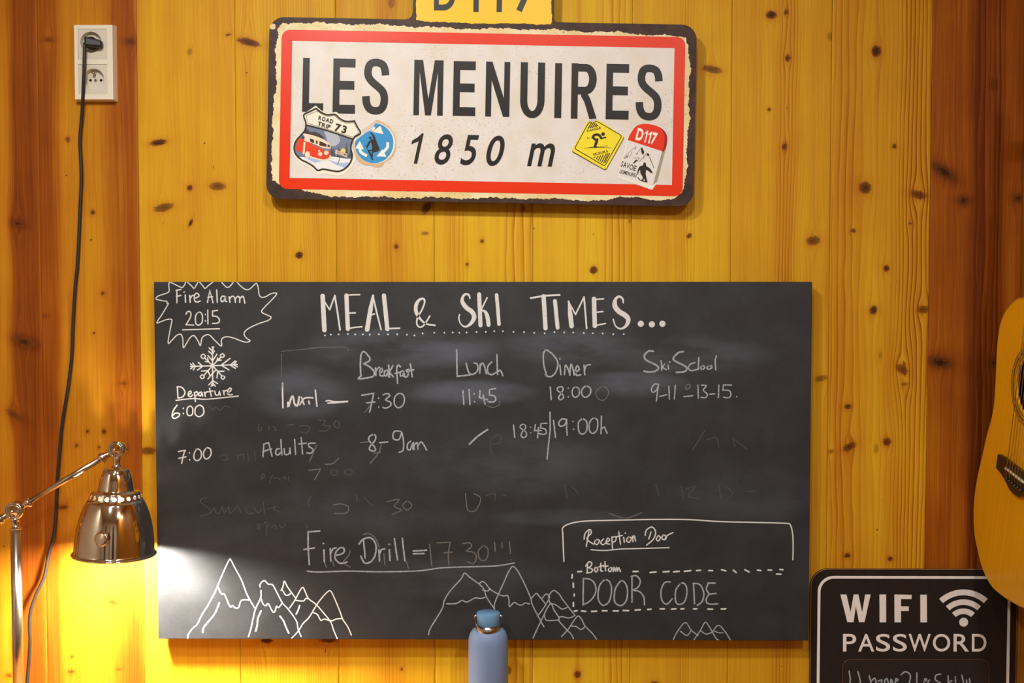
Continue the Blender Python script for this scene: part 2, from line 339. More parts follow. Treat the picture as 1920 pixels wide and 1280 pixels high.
def plank_wall():
    MMP = 1000.0
    zs = np.arange(ZB, ZT + .0025, .005); zs[-1] = ZT; NZ = len(zs)
    V = []; F = []; A = {k: [] for k in ('gu', 'tone', 'knot', 'kdark', 'rs', 'rp', 'pid', 'halo')}
    K = []
    for (px, py, rx, ry, an, dk) in knots:
        q = P(px, py, 0); K.append((q.x, q.z, rx/1000, ry/1000, math.radians(an), dk))
    off0 = 12 - (len(edges)-1)
    base = 0
    for i in range(len(edges)-1):
        x0, x1 = edges[i]+.0003, edges[i+1]-.0003; pid = i + off0
        n = max(4, int((x1-x0)/.004)); inner = np.linspace(x0+.0006, x1-.0006, n)
        xs = np.concatenate([[x0, x0], inner, [x1, x1]]); ys = np.concatenate([[.006, .0005], np.zeros(n), [.0005, .006]])
        X, Z = np.meshgrid(xs, zs); Y = np.repeat(ys[None, :], NZ, 0)
        psi = X.copy(); kd = np.full(X.shape, 5.0); dark = np.zeros(X.shape); halo = np.zeros(X.shape)
        for (kx, kz, rx, rz, an, dk) in K:
            if kx < x0 - .002 or kx > x1 + .002: continue
            dx = X-kx; dz = Z-kz
            a = max(rx, rz)*.9 if max(rx, rz) > .0028 else 0.0
            if min(rx, rz) < .002: a = 0
            a = min(a, .012)
            rr = dx*dx + (dz/2.6)**2
            psi = psi - dx*(a*a/(rr + .35*a*a + 1e-9))*.8
            c, s = math.cos(an), math.sin(an); u = dx*c - dz*s; v = dx*s + dz*c      # angle clockwise in the picture
            d = np.sqrt((u/rx)**2 + (v/rz)**2)
            hit = d < kd; kd = np.where(hit, d, kd); dark = np.where(hit, dk, dark)
            if rx > .003: halo = np.maximum(halo, dk*np.exp(-((u/(rx*1.35))**2 + (v/(rz*1.5))**2))*.75)
        xp = np.array([P(s[0], 450).x for s in stripes]); tone = np.full(X.shape, tones[max(0, pid)] if pid in tones else .5)
        for (px, hw, am), sx in zip(stripes, xp):
            if x0-.01 < sx < x1+.01: tone = tone + am*np.exp(-((psi-sx)/(hw/1000))**4)
        rs = np.full(X.shape, .07)
        for (px, hw, st) in rings:
            sx = P(px, 450).x
            if x0-.01 < sx < x1+.01: rs = np.maximum(rs, st*np.exp(-((psi-sx)/(hw/1000))**4))
        V.append(np.stack([X, Y, Z], -1).reshape(-1, 3))
        nx = len(xs); I = np.arange(NZ*nx).reshape(NZ, nx) + base
        F.append(np.stack([I[:-1, :-1], I[:-1, 1:], I[1:, 1:], I[1:, :-1]], -1).reshape(-1, 4)); base += NZ*nx
        rng = np.random.RandomState(pid+40); f = .25*np.sin((psi-x0)*rng.uniform(25, 45)+rng.uniform(0, 6))
        rp = (psi-x0)*1000/spacing.get(pid, 8)*1.0 + f*4
        for k, val in (('gu', psi*MMP), ('tone', tone), ('knot', kd), ('kdark', dark), ('rs', rs), ('rp', rp), ('pid', np.full(X.shape, pid)), ('halo', halo)): A[k].append(val.reshape(-1))
    b = base
    V.append(np.array([[XL, .0065, ZB], [XR, .0065, ZB], [XR, .0065, ZT], [XL, .0065, ZT], [XL, .03, ZB], [XR, .03, ZB], [XR, .03, ZT], [XL, .03, ZT]], float))
    F.append(np.array([[b, b+1, b+2, b+3], [b+4, b+7, b+6, b+5], [b, b+3, b+7, b+4], [b+1, b+5, b+6, b+2], [b+3, b+2, b+6, b+7], [b, b+4, b+5, b+1]]))
    for k in A: A[k].append(np.full(8, 5.0 if k == 'knot' else (1.0 if k == 'tone' else 0.0)))
    V = np.concatenate(V); F = np.concatenate(F)
    me = bpy.data.meshes.new('wall_back'); me.vertices.add(len(V)); me.vertices.foreach_set('co', V.astype(np.float32).ravel())
    me.loops.add(F.size); me.loops.foreach_set('vertex_index', F.astype(np.int32).ravel())
    me.polygons.add(len(F)); me.polygons.foreach_set('loop_start', np.arange(0, F.size, 4, dtype=np.int32))
    me.update(calc_edges=True); me.validate()
    for k in A:
        at = me.attributes.new(k, 'FLOAT', 'POINT'); at.data.foreach_set('value', np.concatenate(A[k]).astype(np.float32))
    me.materials.append(PINE)
    o = bpy.data.objects.new('wall_back', me); C.objects.link(o); o['kind'] = 'structure'
plank_wall()
def struct(name, a, b, mat, bevel=0):
    m = MB(); m.box(a, b); o = m.build(name, mat, None, bevel); o['kind'] = 'structure'; return o
YB = -3.7; LEDGE = P(915, 1428, .1).z
PLASTER = speck('cream_plaster', (216, 202, 178), .8, .04, 25)
FLOORM = speck('floor_boards', (96, 62, 34), .5, .2, 9)
struct('wall_right', (XR, YB, 0), (XR+.05, .03, ZT), PLAIN)
struct('wall_left', (XL-.05, YB, 0), (XL, .03, ZT), PLASTER)
struct('wall_front', (XL-.05, YB-.05, 0), (XR+.05, YB, ZT), PLASTER)
TIMBER = speck('dark_timber', (60, 36, 18), .5, .2, 6)
for tn, (tx, tw) in enumerate(((-1.25, .22), (-.45, .10), (.1, .35))):
    struct('unseen_trim_%d' % (tn+2), (tx, YB, 0), (tx+tw, YB+.06, 2.2), TIMBER)  # unseen timbers, added to give the lamp shade streaky reflections
struct('floor', (XL-.05, YB-.05, -.05), (XR+.05, .03, 0), FLOORM)
struct('ceiling', (XL-.05, YB-.05, ZT), (XR+.05, .03, ZT+.05), PLASTER)
struct('unseen_trim_1', (XL, -.42, LEDGE-.04), (XR, 0, LEDGE), speck('oiled_ledge', (150, 92, 30), .42, .15, 12), .003)
# ------------------------------------------------------------------ the chalkboard and its chalk
def make_board_mat():
    m = NT('blackboard_paint'); o = m.sep(m.pos()); X = o[0]; Z = o[2]
    v = m.xyz(X, 0.0, Z)
    def blob(px, py, rx, ry):
        q = P(px, py, .036); a = m.math('DIVIDE', m.math('SUBTRACT', X, q.x), rx/1000); b = m.math('DIVIDE', m.math('SUBTRACT', Z, q.z), ry/1000)
        return m.ss(m.math('ADD', m.math('MULTIPLY', a, a), m.math('MULTIPLY', b, b)), 1.0, .0)
    acc = None
    for bl in ((760,655,230,42,.8),(1080,650,170,40,.7),(1290,665,190,42,.6),(880,735,150,28,.8),(1190,720,130,30,.7),(560,735,110,60,.7),(960,870,260,70,.35),(1400,930,180,60,.28),(720,640,110,28,.8),(420,1010,240,60,.18),(850,1080,260,50,.3),(380,700,90,40,.2),(1060,970,160,20,.4),(650,960,300,60,.2)):
        t = m.math('MULTIPLY', blob(*bl[:4]), bl[4]); acc = t if acc is None else m.math('MAXIMUM', acc, t)
    sw = m.noise(m.xyz(m.math('MULTIPLY', X, 5.0), 0.0, m.math('MULTIPLY', Z, 16.0)), 1.0, 5, .62)
    fine = m.noise(v, 700.0, 2, .7); mott = m.noise(v, 14.0, 4, .6)
    sm = m.math('MULTIPLY', acc, m.ss(sw, .28, .72))
    col = m.mix(m.ss(mott, .3, .75), lin(35, 37, 39), lin(46, 49, 52))
    col = m.mix(sm, col, lin(90, 98, 110))
    col = m.mix(m.math('MULTIPLY', m.ss(fine, .52, .8), .45), col, lin(98, 98, 98))
    return m.fin(col, .55, 0, .4)
def chalk(name, rgb, soft):
    m = NT(name); n = m.noise(m.obj(), 900.0, 2, .7); d = lin(*[int(c*soft+45*(1-soft)) for c in rgb])
    return m.fin(m.mix(m.ss(n, .38, .6), d, lin(*rgb)), .9, 0, .1)
CH_W = chalk('chalk_paint_white', (222, 224, 222), .88); CH_G = chalk('chalk_soft_white', (182, 190, 196), .62)
CH_F = chalk('chalk_rubbed', (118, 118, 116), .7); CH_H = chalk('chalk_ghost', (90, 89, 87), .75)
DB = .036
tl, tr, br, bl = P(289, 528, DB), P(1522, 528, DB), P(1517, 1201, DB), P(296, 1197, DB)
bx0 = (tl.x+bl.x)/2; bx1 = (tr.x+br.x)/2; bz1 = (tl.z+tr.z)/2; bz0 = (bl.z+br.z)/2
board = empty('chalkboard', (0, 0, 0), 'wide black chalkboard headed MEAL & SKI TIMES in white chalk, hung on the pine wall', 'chalkboard')
board.location = ((bx0+bx1)/2, 0, bz0)
mb = MB(); mb.box((bx0, -DB, bz0), (bx1, -.014, bz1)); mb.build('board_panel', make_board_mat(), board, .0012)
BATT = speck('batten_wood', (120, 84, 44), .7)
for bxx in (bx0+.12, bx1-.16):
    mb = MB(); mb.box((bxx, -.014, bz0+.06), (bxx+.04, 0, bz1-.06)); mb.build('mounting_batten', BATT, board)
fB = lambda x, y, l: P(x, y, DB) + Vector((0, -l, 0))
fB = lambda x, y, l: (lambda q: Vector((min(max(q.x, bx0+.0006), bx1-.0006), q.y-l, min(max(q.z, bz0+.0006), bz1-.0006))))(P(x, y, DB))
def ink_part(name, mat, items, parent=board, f=fB, lift=.0002, gap=15):
    # strokes that lie close together (a word, a drawing) become one part each
    sts = []
    for it in items:
        for st in it[2].split(';'):
            st = st.strip()
            if st: sts.append((it[0], it[1], st, pts_of(it[0], st.lstrip('| '))))
    grp = list(range(len(sts)))
    def root(i):
        while grp[i] != i: i = grp[i]
        return i
    def dense(p):
        o = []
        for a, b in zip(p, p[1:] + p[-1:]):
            n = max(1, int(math.hypot(a[0]-b[0], a[1]-b[1])/4)); o += [(a[0]+(b[0]-a[0])*k/n, a[1]+(b[1]-a[1])*k/n) for k in range(n)]
        return np.array(o)
    ds = [dense(s[3]) for s in sts]
    for i in range(len(sts)):
        for j in range(i):
            if root(i) != root(j) and np.sqrt(((ds[i][:, None, :]-ds[j][None, :, :])**2).sum(-1)).min() < gap: grp[root(i)] = root(j)
    for r in dict.fromkeys(root(i) for i in range(len(sts))):
        k = Ink(f, lift)
        for i, s in enumerate(sts):
            if root(i) == r: strokes(k, s[0], s[1], s[2])
        k.build(name, mat, parent)
# title
TT = [('B',8.6,'|141,140 150,320 160,500'),('B',(3,2.6,2.6),'|125,138 168,210 215,285'),('B',2.8,'|215,285 270,135'),('B',3.2,'|270,135 298,310 325,498'),
      ('B',8,'|393,135 408,488'),('B',2.8,'|385,133 460,127 535,126;|415,320 487,318;|400,486 480,472 558,465'),
      ('B',(4,8,8.5,8.5),'|675,135 650,270 612,495'),('B',3,'|672,132 715,320 760,495;|620,345 690,330'),('B',8,'|790,135 808,310 826,490'),('B',3,'|815,486 955,480'),
      ('B',(3.2,3.2,4,7,7,4,3,3,3,3,3,3),'1330,450 1250,438 1190,400 1135,320 1130,240 1165,180 1210,170 1220,210 1190,290 1145,370 1140,440 1175,470 1220,440 1275,352'),
      ('B',(2.5,4,5,8,8.5,8.5,8.5,7,4,2.5,2.5,2.5),'1700,168 1690,130 1655,120 1625,150 1622,205 1665,265 1725,310 1745,370 1705,435 1650,465 1600,430 1583,370 1592,335'),
      ('B',7.6,'|1798,122 1812,450'),('B',2.8,'|1882,158 1820,285'),('B',(3,6,7.6,7.6,7.6),'1825,290 1865,310 1888,370 1898,445'),
      ('C',6.6,'|157,115 170,260 180,392'),('C',3.4,'|480,145 610,122 755,115'),('C',8.2,'|602,128 612,280 620,430'),('C',7.4,'|710,172 735,425'),
      ('C',(3,8.5,9,8.5),'|840,175 855,300 868,410'),('C',2.8,'|836,175 905,300;|905,300 985,135'),('C',3.2,'|985,135 998,280 1010,432'),
      ('C',8.4,'|1080,152 1083,280 1088,408'),('C',2.8,'|1080,158 1170,152;|1100,280 1165,272;|1070,410 1188,385'),
      ('C',(2.5,4,5,9,9.5,9.5,9.5,8,5,3,2.5,2.5),'1357,190 1350,150 1315,130 1282,160 1278,220 1315,270 1378,310 1405,350 1385,405 1335,435 1285,410 1262,345'),
      ('C',9.4,'1523,388;1628,393;1728,388')]
ink_part('title_lettering', CH_W, TT, gap=24)
DOT = [('B',2.6,'165,556;228,548;310,546;408,542;485,546;567,546;640,548;736,546;833,546;930,545;1033,549;1113,557;1200,536;1322,528;1430,528;1518,526;1588,528;1664,526;1770,520;1868,520'),
       ('C',2.6,'135,458;217,458;317,465;417,467;513,474;612,478;706,467;797,470;883,472;983,475;1068,477;1162,480;1263,487;1362,485')]
ink_part('dotted_underline', CH_W, DOT, gap=40)
ink_part('starburst_outline', CH_W, gap=24, items=[('A',2.0,'705,72 650,112 608,148 580,115 538,75 515,110 488,148 460,120 405,75 385,110 360,138 330,130 280,105 225,82 213,110 215,180 175,205 100,230 72,262 130,280 190,290 192,310 205,320 140,430 82,522 130,510 190,488 245,490 235,560 205,742 255,705 300,660 345,650 365,700 372,795 410,740 450,680 490,665 530,720 558,770 575,690 620,655 660,660 710,710 785,778 785,720 800,690 850,675 920,690 1000,720 1060,735 1100,720 1060,690 1035,650 1050,610 1110,570 1200,530 1290,500 1330,465 1290,440 1225,405 1260,350 1330,280 1388,212 1370,198 1320,210 1270,238 1225,245 1200,220 1190,150 1175,100 1158,97 1130,125 1090,158 1050,160 1000,125 950,72;780,70 815,110 850,138 885,120 920,75')])
ink_part('fire_alarm_note', CH_W, [('A',2.5,'|300,165 302,305;|292,170 345,160;|295,235 345,225;|392,220 396,300;|378,190 382,186;|440,225 446,300;446,260 462,232 478,225;490,260 540,235 530,205 505,205 490,240 495,280 520,298 555,285;|635,300 660,170 695,305;|640,245 690,240;|735,165 742,300;820,235 795,235 780,265 790,292 815,280 830,240 830,285 845,292;|870,240 880,300;878,262 898,237 918,235;|930,245 940,300;942,260 965,235 985,250 987,300;988,262 1012,235 1030,250 1042,310'),
     ('A',2.3,'400,430 415,405 440,400 455,430 440,480 400,545;|400,545 485,548;530,410 505,450 505,520 535,550 575,520 580,450 560,410 530,410;|612,430 612,436;|612,500 612,505;|638,385 640,535;|690,395 745,388;|690,395 690,450;690,450 735,455 765,490 750,525 690,530'),('A',2.3,'|365,600 765,588')])
ink_part('snowflake_drawing', CH_W, [('A',2.3,'|688,785 690,990 692,1210;|652,797 690,835 700,785;|648,835 688,870 710,830;|640,880 690,940 738,865;|450,1000 690,992 960,978;|450,972 482,1000 452,1025;|475,962 502,1000 480,1038;|535,955 582,998 525,1040;|880,912 785,985 868,1037;|935,940 885,985 940,1020;|950,945 918,982 962,1003;|640,1135 690,1075 730,1035;|650,1200 692,1155 745,1185;|675,1215 692,1180 720,1215;|690,990 605,908;|635,905 648,950 610,945;|690,990 780,900;|748,905 738,935 785,930;|690,990 600,1092;|570,1050 640,1045 660,1095;|690,990 788,1098;|815,1052 748,1052 738,1125'),
     ('A',2.2,'588,862 564,888 588,914 612,888 588,862;797,858 775,880 797,902 819,880 797,858;578,1088 556,1110 578,1132 600,1110 578,1088;803,1098 783,1118 803,1138 823,1118 803,1098')])
ink_part('departure_note', CH_W, [('E',2.4,'|185,95 190,200;180,85 230,90 265,140 240,190 190,203;300,165 330,150 325,130 305,140 300,175 325,188 345,170;|365,145 375,240;365,150 390,135 400,160 378,182;440,140 420,145 410,170 430,180 445,150 452,182;|470,140 480,185;478,158 490,140 507,135;|525,100 545,185;|505,138 560,128;580,130 590,168 618,170 630,130;|630,130 640,175;|670,125 680,170;678,145 690,125 707,120;710,150 745,130 755,105 735,100 715,135 725,168 765,165'),('E',2.2,'170,228 270,215 370,208 500,215 830,182'),
     ('E',2.4,'180,280 140,340 130,400 160,418 205,390 200,365 160,365 140,385;|248,310 248,314;|248,365 248,369;320,285 290,310 288,370 315,390 345,370 345,310 320,285;410,280 375,310 375,375 415,400 460,370 460,310 430,280 410,280'),
     ('E',2.4,'|195,770 270,755;270,755 250,800 230,895;|200,840 275,825;|312,780 312,784;|315,855 315,859;385,745 360,800 365,850 400,865 435,830 435,770 405,742 385,745;490,730 462,780 470,835 505,845 540,800 535,745 505,728 490,730')])
ink_part('column_headings', CH_G, [('B',3,'|545,975 540,870 545,775;545,775 560,735 590,735 640,795 630,830 575,855;575,855 640,890 685,940 680,985 620,1005 520,1015 550,985'),
     ('B',2.8,'|700,900 705,980;705,945 718,912 742,893;745,955 775,935 765,905 745,930 750,980 785,985;825,925 800,935 795,975 815,985 832,940 838,980 845,1000;|840,870 850,1000;|885,875 848,945 890,995;965,890 940,870 925,920 935,1065;|905,960 960,945;990,930 965,945 965,985 990,980 1000,945 1008,985;1055,915 1025,925 1050,960 1030,995 1000,990;|1070,860 1090,995;|1050,935 1105,920'),
     ('B',2.8,'|1560,710 1565,990 1700,975;1660,850 1685,940 1720,970 1770,945 1787,895 1770,855 1745,850'),('C',2.8,'|-2,855 2,770;2,790 22,760 42,790 60,862;110,750 75,790 75,850 110,870 150,850;|160,680 166,868;166,845 188,828 205,850 216,880'),
     ('C',2.8,'630,870 605,780 600,680 615,645 640,640 700,690 738,760 720,840 680,885 640,885 618,870;|757,780 766,870;|757,718 757,723;800,870 810,780 840,830 850,875;850,870 862,770 885,830 892,872;900,850 940,820 920,785 905,830 915,875 955,870;|985,780 992,870;992,830 1005,785 1045,775'),
     ('D',3.2,'240,310 190,310 150,355 170,400 270,450 290,480 260,510 200,518 148,510;540,315 490,325 440,380 460,410 540,450 575,480 550,515 470,522'),('D',2.6,'|318,405 324,500;|352,440 326,470 372,495;|385,450 395,490;|400,420 408,416;655,425 610,440 590,480 620,505 680,490;|695,375 688,495;730,455 710,478 730,492 752,478 745,458 730,455;800,455 775,475 790,490 820,480 825,460 800,455;870,355 858,410 865,495')])
ink_part('meal_time_row', CH_G, [('F',2.7,'|470,185 605,162;605,162 590,230 558,375;|525,270 615,260;|660,215 660,219;|662,315 662,319;710,180 760,165 785,190 740,235 795,265 790,305 740,330 710,320;880,165 840,210 840,290 885,325 935,290 950,220 925,170 880,165'),
     ('G',2.7,'|150,170 158,310;|210,160 220,310;|262,200 262,204;|265,280 265,284;|320,170 315,240 395,262;|350,215 370,305;|415,160 475,150;|415,162 415,215;415,215 465,225 478,260 450,285 402,280'),
     ('G',2.6,'|1022,135 1032,260;1140,130 1100,140 1095,170 1140,200 1155,240 1125,262 1105,240 1130,200 1150,160 1140,130;|1203,145 1203,149;|1203,230 1203,234;1275,130 1245,160 1245,215 1275,238 1310,210 1310,155 1275,130;1380,122 1340,160 1340,210 1375,238 1420,205 1425,150 1380,122'),
     ('D',2.4,'285,640 250,640 220,690 235,720 270,700 292,640;|292,640 282,720 270,810;|305,762 375,745;|395,660 400,790;|460,650 450,790;|545,765 635,755;|685,650 690,780;720,650 770,655 740,700 780,740 760,775 715,770;|805,740 855,735;|895,650 890,775;|940,648 1022,648;|940,650 935,700;935,700 1000,705 1015,750 990,775 940,770;|1070,765 1074,765')])
ink_part('smudged_word', CH_W, gap=24, items=[('E',3.0,'|1298,45 1298,170 1302,305'),('E',3.6,'|1355,250 1355,292;1365,285 1385,215 1400,185 1412,200 1425,265 1455,280 1475,190'),('E',2.8,'1480,275 1530,205 1620,200;|1500,195 1525,272;|1575,235 1582,265;|1645,118 1662,290'),('F',2.8,'70,250 100,245 180,258 310,252;|90,272 180,268 310,255')])
ink_part('adult_time_row', CH_G, [('E',2.6,'|1090,825 1100,690 1150,675 1187,820;|1090,770 1180,740;1265,740 1235,745 1225,790 1250,805 1275,780;|1280,645 1290,805;1315,740 1320,795 1350,800 1370,780 1375,730;|1375,730 1382,795;|1425,640 1436,800;|1495,622 1510,795;|1470,690 1550,680;1640,680 1580,685 1575,715 1620,745 1600,785 1555,785'),
     ('F',2.7,'600,625 560,645 550,690 610,760 625,800 590,812 555,790 570,750 620,690 625,640 600,625;|670,718 762,710;905,590 840,590 820,640 835,680 890,680 920,600;920,600 940,700 935,800 890,825;1020,700 985,735 985,790 1015,795 1040,730 1047,790;|1050,715 1060,795;1062,745 1090,715 1103,790;1103,750 1135,710 1160,730 1200,800'),
     ('F',3.2,'1680,735 1770,650 1885,570'),('G',2.4,'|655,515 668,640;770,505 730,515 725,545 775,580 785,620 755,640 730,620 745,580 775,545 770,505;|825,535 825,538;|828,592 828,595;|875,510 863,570 932,570;|905,540 895,645;|930,500 990,497;|930,500 925,545;925,545 970,555 985,590 960,608 910,600'),
     ('G',2.6,'|1020,385 1022,560 990,855;|1055,470 1075,638;1185,460 1140,455 1108,490 1120,525 1165,515 1187,460;|1187,460 1186,540 1192,615;|1250,478 1250,481;|1255,555 1255,559;1345,450 1305,490 1310,580 1345,605 1385,570 1385,480 1345,450;1455,440 1415,490 1415,570 1450,598 1490,560 1495,470 1455,440;|1535,425 1530,600;1532,555 1562,535 1575,560 1592,598')])
ink_part('fire_drill_note', CH_G, [('I',3.0,'|120,156 212,150;|118,155 118,280 128,420;|85,298 168,285;|238,250 243,250;|245,300 248,395;|295,290 300,390;300,325 318,292 342,285;345,345 400,325 405,290 375,285 340,320 335,370 375,408 430,398;|562,225 575,365;525,255 560,215 620,205 660,260 655,340 620,395 570,405 540,350;|685,300 690,390;690,335 705,300 730,292;|765,256 769,256;|768,300 773,385;|808,210 833,380;|872,208 892,388;|960,310 1066,303;|960,332 1045,330'),
     ('I',2.4,'112,470 200,478 440,470 700,476 1000,468 1220,442 1600,430 1770,405')])
ink_part('mountain_drawing', CH_W, [('J',2.2,'328,765 335,725 375,670 410,640 450,560 500,480 560,370 585,310 640,180 685,88 700,90 730,150 790,260 840,390 910,510;585,310 615,375 645,385 690,485 715,480 735,498 765,495 790,435 855,430'),('J',2.8,'600,455 560,550 490,635 465,670 458,708;958,525 930,590 925,650 912,697;1120,570 1150,610 1170,660 1195,715;1288,480 1275,520 1258,553'),
     ('J',2.2,'850,745 870,680 890,590 910,510 955,410 957,350;950,320 950,295 985,265 1020,295 1055,300 1085,350 1140,455 1190,510 1260,610 1275,680 1302,745;955,410 975,465 1000,480 1020,465 1060,535 1080,520 1090,485 1110,495 1140,455;1130,350 1145,320 1158,270 1185,320 1250,410;1135,335 1165,385 1190,390 1215,370 1215,360;1202,500 1250,430 1310,325 1340,370 1365,420 1430,470 1500,550 1555,620 1580,690 1612,765;1255,435 1320,440 1340,420 1365,420;1222,757 1275,700 1320,630 1370,580 1430,480 1490,400 1545,352 1575,390 1630,520 1660,600 1700,660 1732,732;1405,540 1440,555 1470,605 1500,595 1560,610 1600,595 1650,590')])
ink_part('mountain_drawing', CH_G, [('K',2.2,'125,798 140,740 200,640 265,530 285,450 350,350 450,240 485,182 540,225 630,290 680,345 700,410 740,475 785,540;305,488 400,485 460,455 510,470 590,430 640,435 690,425;635,285 665,265 700,290 745,345 830,395 880,410 915,405 930,450 935,518 980,475 1020,495 1060,500 1090,480 1135,490;665,350 715,360 740,340;785,545 785,490 820,400 880,270 920,180 965,115 1010,150 1040,200 1100,320 1150,440 1160,490 1220,610 1280,718;1150,440 1200,385 1230,410 1300,495;1215,612 1270,540 1330,440 1330,410 1300,390 1265,430;1330,440 1330,405 1375,355 1430,390 1470,450 1590,605;1330,450 1345,480 1400,500 1460,540 1510,525;1170,830 1250,660 1340,490 1380,550 1430,630 1430,660 1500,740 1550,790 1575,838;1285,600 1300,650 1360,655 1420,650;1430,620 1470,618 1530,630 1590,605;1455,815 1520,745 1590,640 1625,610 1660,650 1690,710 1760,780 1805,842;1545,710 1600,715 1650,745 1690,715')])
ink_part('mountain_drawing', CH_G, [('L',2.0,'892,957 920,900 978,832 1020,885 1070,925;945,895 990,925 1020,890;1040,957 1080,900 1122,830 1150,860 1200,945 1220,958;1088,890 1110,905 1130,915 1165,905;1170,905 1215,852 1260,890 1303,957;1185,890 1215,905 1250,905')])
ink_part('reception_door_note', CH_W, gap=12, items=[('L',2.4,'105,392 97,200 97,150 150,120 260,102 500,95 780,90 1020,92 1220,105 1500,112 1700,118 1735,130 1752,200 1755,300 1753,380'),
     ('L',2.3,'250,232 258,190 290,162 302,188 270,230 318,268;|285,175 266,285;335,235 325,260 345,270 360,240 335,235;390,230 370,255 385,272 405,260;410,255 435,240 420,225 408,260 435,268;|450,215 455,300;450,220 480,215 475,245 455,255;|500,180 512,268;|480,215 525,205;|535,220 540,255;|545,188 548,188;570,215 555,240 575,255 590,225 570,215;|598,210 602,250;602,225 612,208 620,245;690,205 700,165 740,145 765,180 750,230 700,275;|732,180 716,230;785,205 770,230 785,245 800,220 785,205;820,200 810,225 830,235 838,210 820,200;838,232 850,205 890,185'),('L',2.2,'300,308 400,313 520,302 620,300 862,293')])
dash_t = '|205,466 232,464;|603,465 638,464;|725,472 768,468;|820,468 862,464;|895,467 935,463;|972,463 1018,458;|1060,458 1088,456;|1148,458 1175,458;|1240,452 1270,460;|1325,455 1345,472;|1408,452 1438,468;|1498,455 1522,458;|1575,454 1600,455;|1660,450 1682,452;|1635,483 1667,484;|165,487 163,512;|172,548 173,578;|179,628 179,640;|173,688 173,716'
dash_b = '|180,750 200,746;|232,748 262,752;|305,752 340,750;|382,747 415,747;|460,748 497,748;|532,745 570,746;|618,743 655,740;|708,738 732,736;|798,733 828,733;|880,735 910,733;|948,734 968,732;|1038,733 1062,733;|1142,735 1175,736;|1238,734 1270,733'
ink_part('door_code_note', CH_W, gap=12, items=[('L',2.4,'|275,405 273,470;262,425 285,395 306,405 295,430 278,435;278,435 310,450 300,470 268,475;335,430 325,450 335,468 350,450 335,430;|370,405 370,460 385,462;|355,432 390,420;|400,393 405,460;|390,430 422,424;435,435 425,455 440,465 450,440 435,435;460,465 465,435 477,462;477,462 485,435 492,462;492,460 500,438 512,465'),('L',3.0,dash_t),('L',3.0,dash_b)])
ink_part('door_code_lettering', CH_G, [('L',2.7,'|245,515 243,705;243,705 300,670 335,610 325,550 290,520 245,515;400,520 360,570 352,660 385,708 430,680 448,600 435,540 400,520;515,530 475,590 470,680 515,710 555,670 562,590 540,540 515,530;|595,505 595,685;590,500 625,495 655,530 640,575 600,600;600,600 650,610 680,650 685,705;870,540 830,545 805,600 810,670 845,700 885,660;945,550 910,600 910,680 940,702 980,670 990,590 970,550 945,550;|1038,550 1045,695;1035,550 1085,560 1112,620 1100,680 1065,708;|1140,548 1195,548;1145,550 1130,590 1150,625;1150,628 1130,660 1135,690 1165,700 1212,697;|1145,628 1200,622')])
ink_part('rubbed_out_chalk', CH_F, gap=8, items=[('I',2.2,'|1090,255 1108,430;|1150,245 1255,240;1255,240 1240,330 1245,420;|1205,325 1275,318;1355,250 1410,245 1425,275 1385,310 1440,320 1465,360 1440,410 1395,395;1520,265 1480,310 1490,370 1525,388 1555,350 1555,290 1520,265;|1610,240 1615,310;|1668,240 1670,285;|1728,235 1738,330;|1742,380 1745,380;560,180 600,170 650,200 690,280;455,305 440,350 400,400 455,440;|250,400 265,440;|312,390 326,430;|725,330 732,418;|905,395 922,450'),
     ('F',2.0,'590,265 550,320 500,380;|455,715 545,708;690,740 660,830 565,950;|605,840 680,825'),('E',2.0,'1660,700 1630,770 1585,870;1750,905 1830,895 1890,840'),('H',2.0,'|1270,115 1392,100;1392,100 1365,150 1330,210;1520,460 1600,450 1670,480 1650,540 1530,545'),('A',1.2,'|1440,835 1860,795;|1445,860 1440,1100'),('B',1.2,'0,690 300,680 390,685 420,720'),('A',1.0,'|1450,1180 1455,1230'),
     ('G',1.6,'1545,125 1590,150 1605,200 1560,265 1500,250 1480,180 1545,125;390,320 450,340 515,310 510,275'),('D',2.0,'565,650 600,640 605,675 565,685 565,650;|570,690 575,700'),('N',1.8,'395,880 405,950 440,950 460,900 430,880;60,915 110,905 90,935 120,950 80,970;145,910 125,930 145,950 165,930 145,910;1010,965 1080,985 1150,962')])
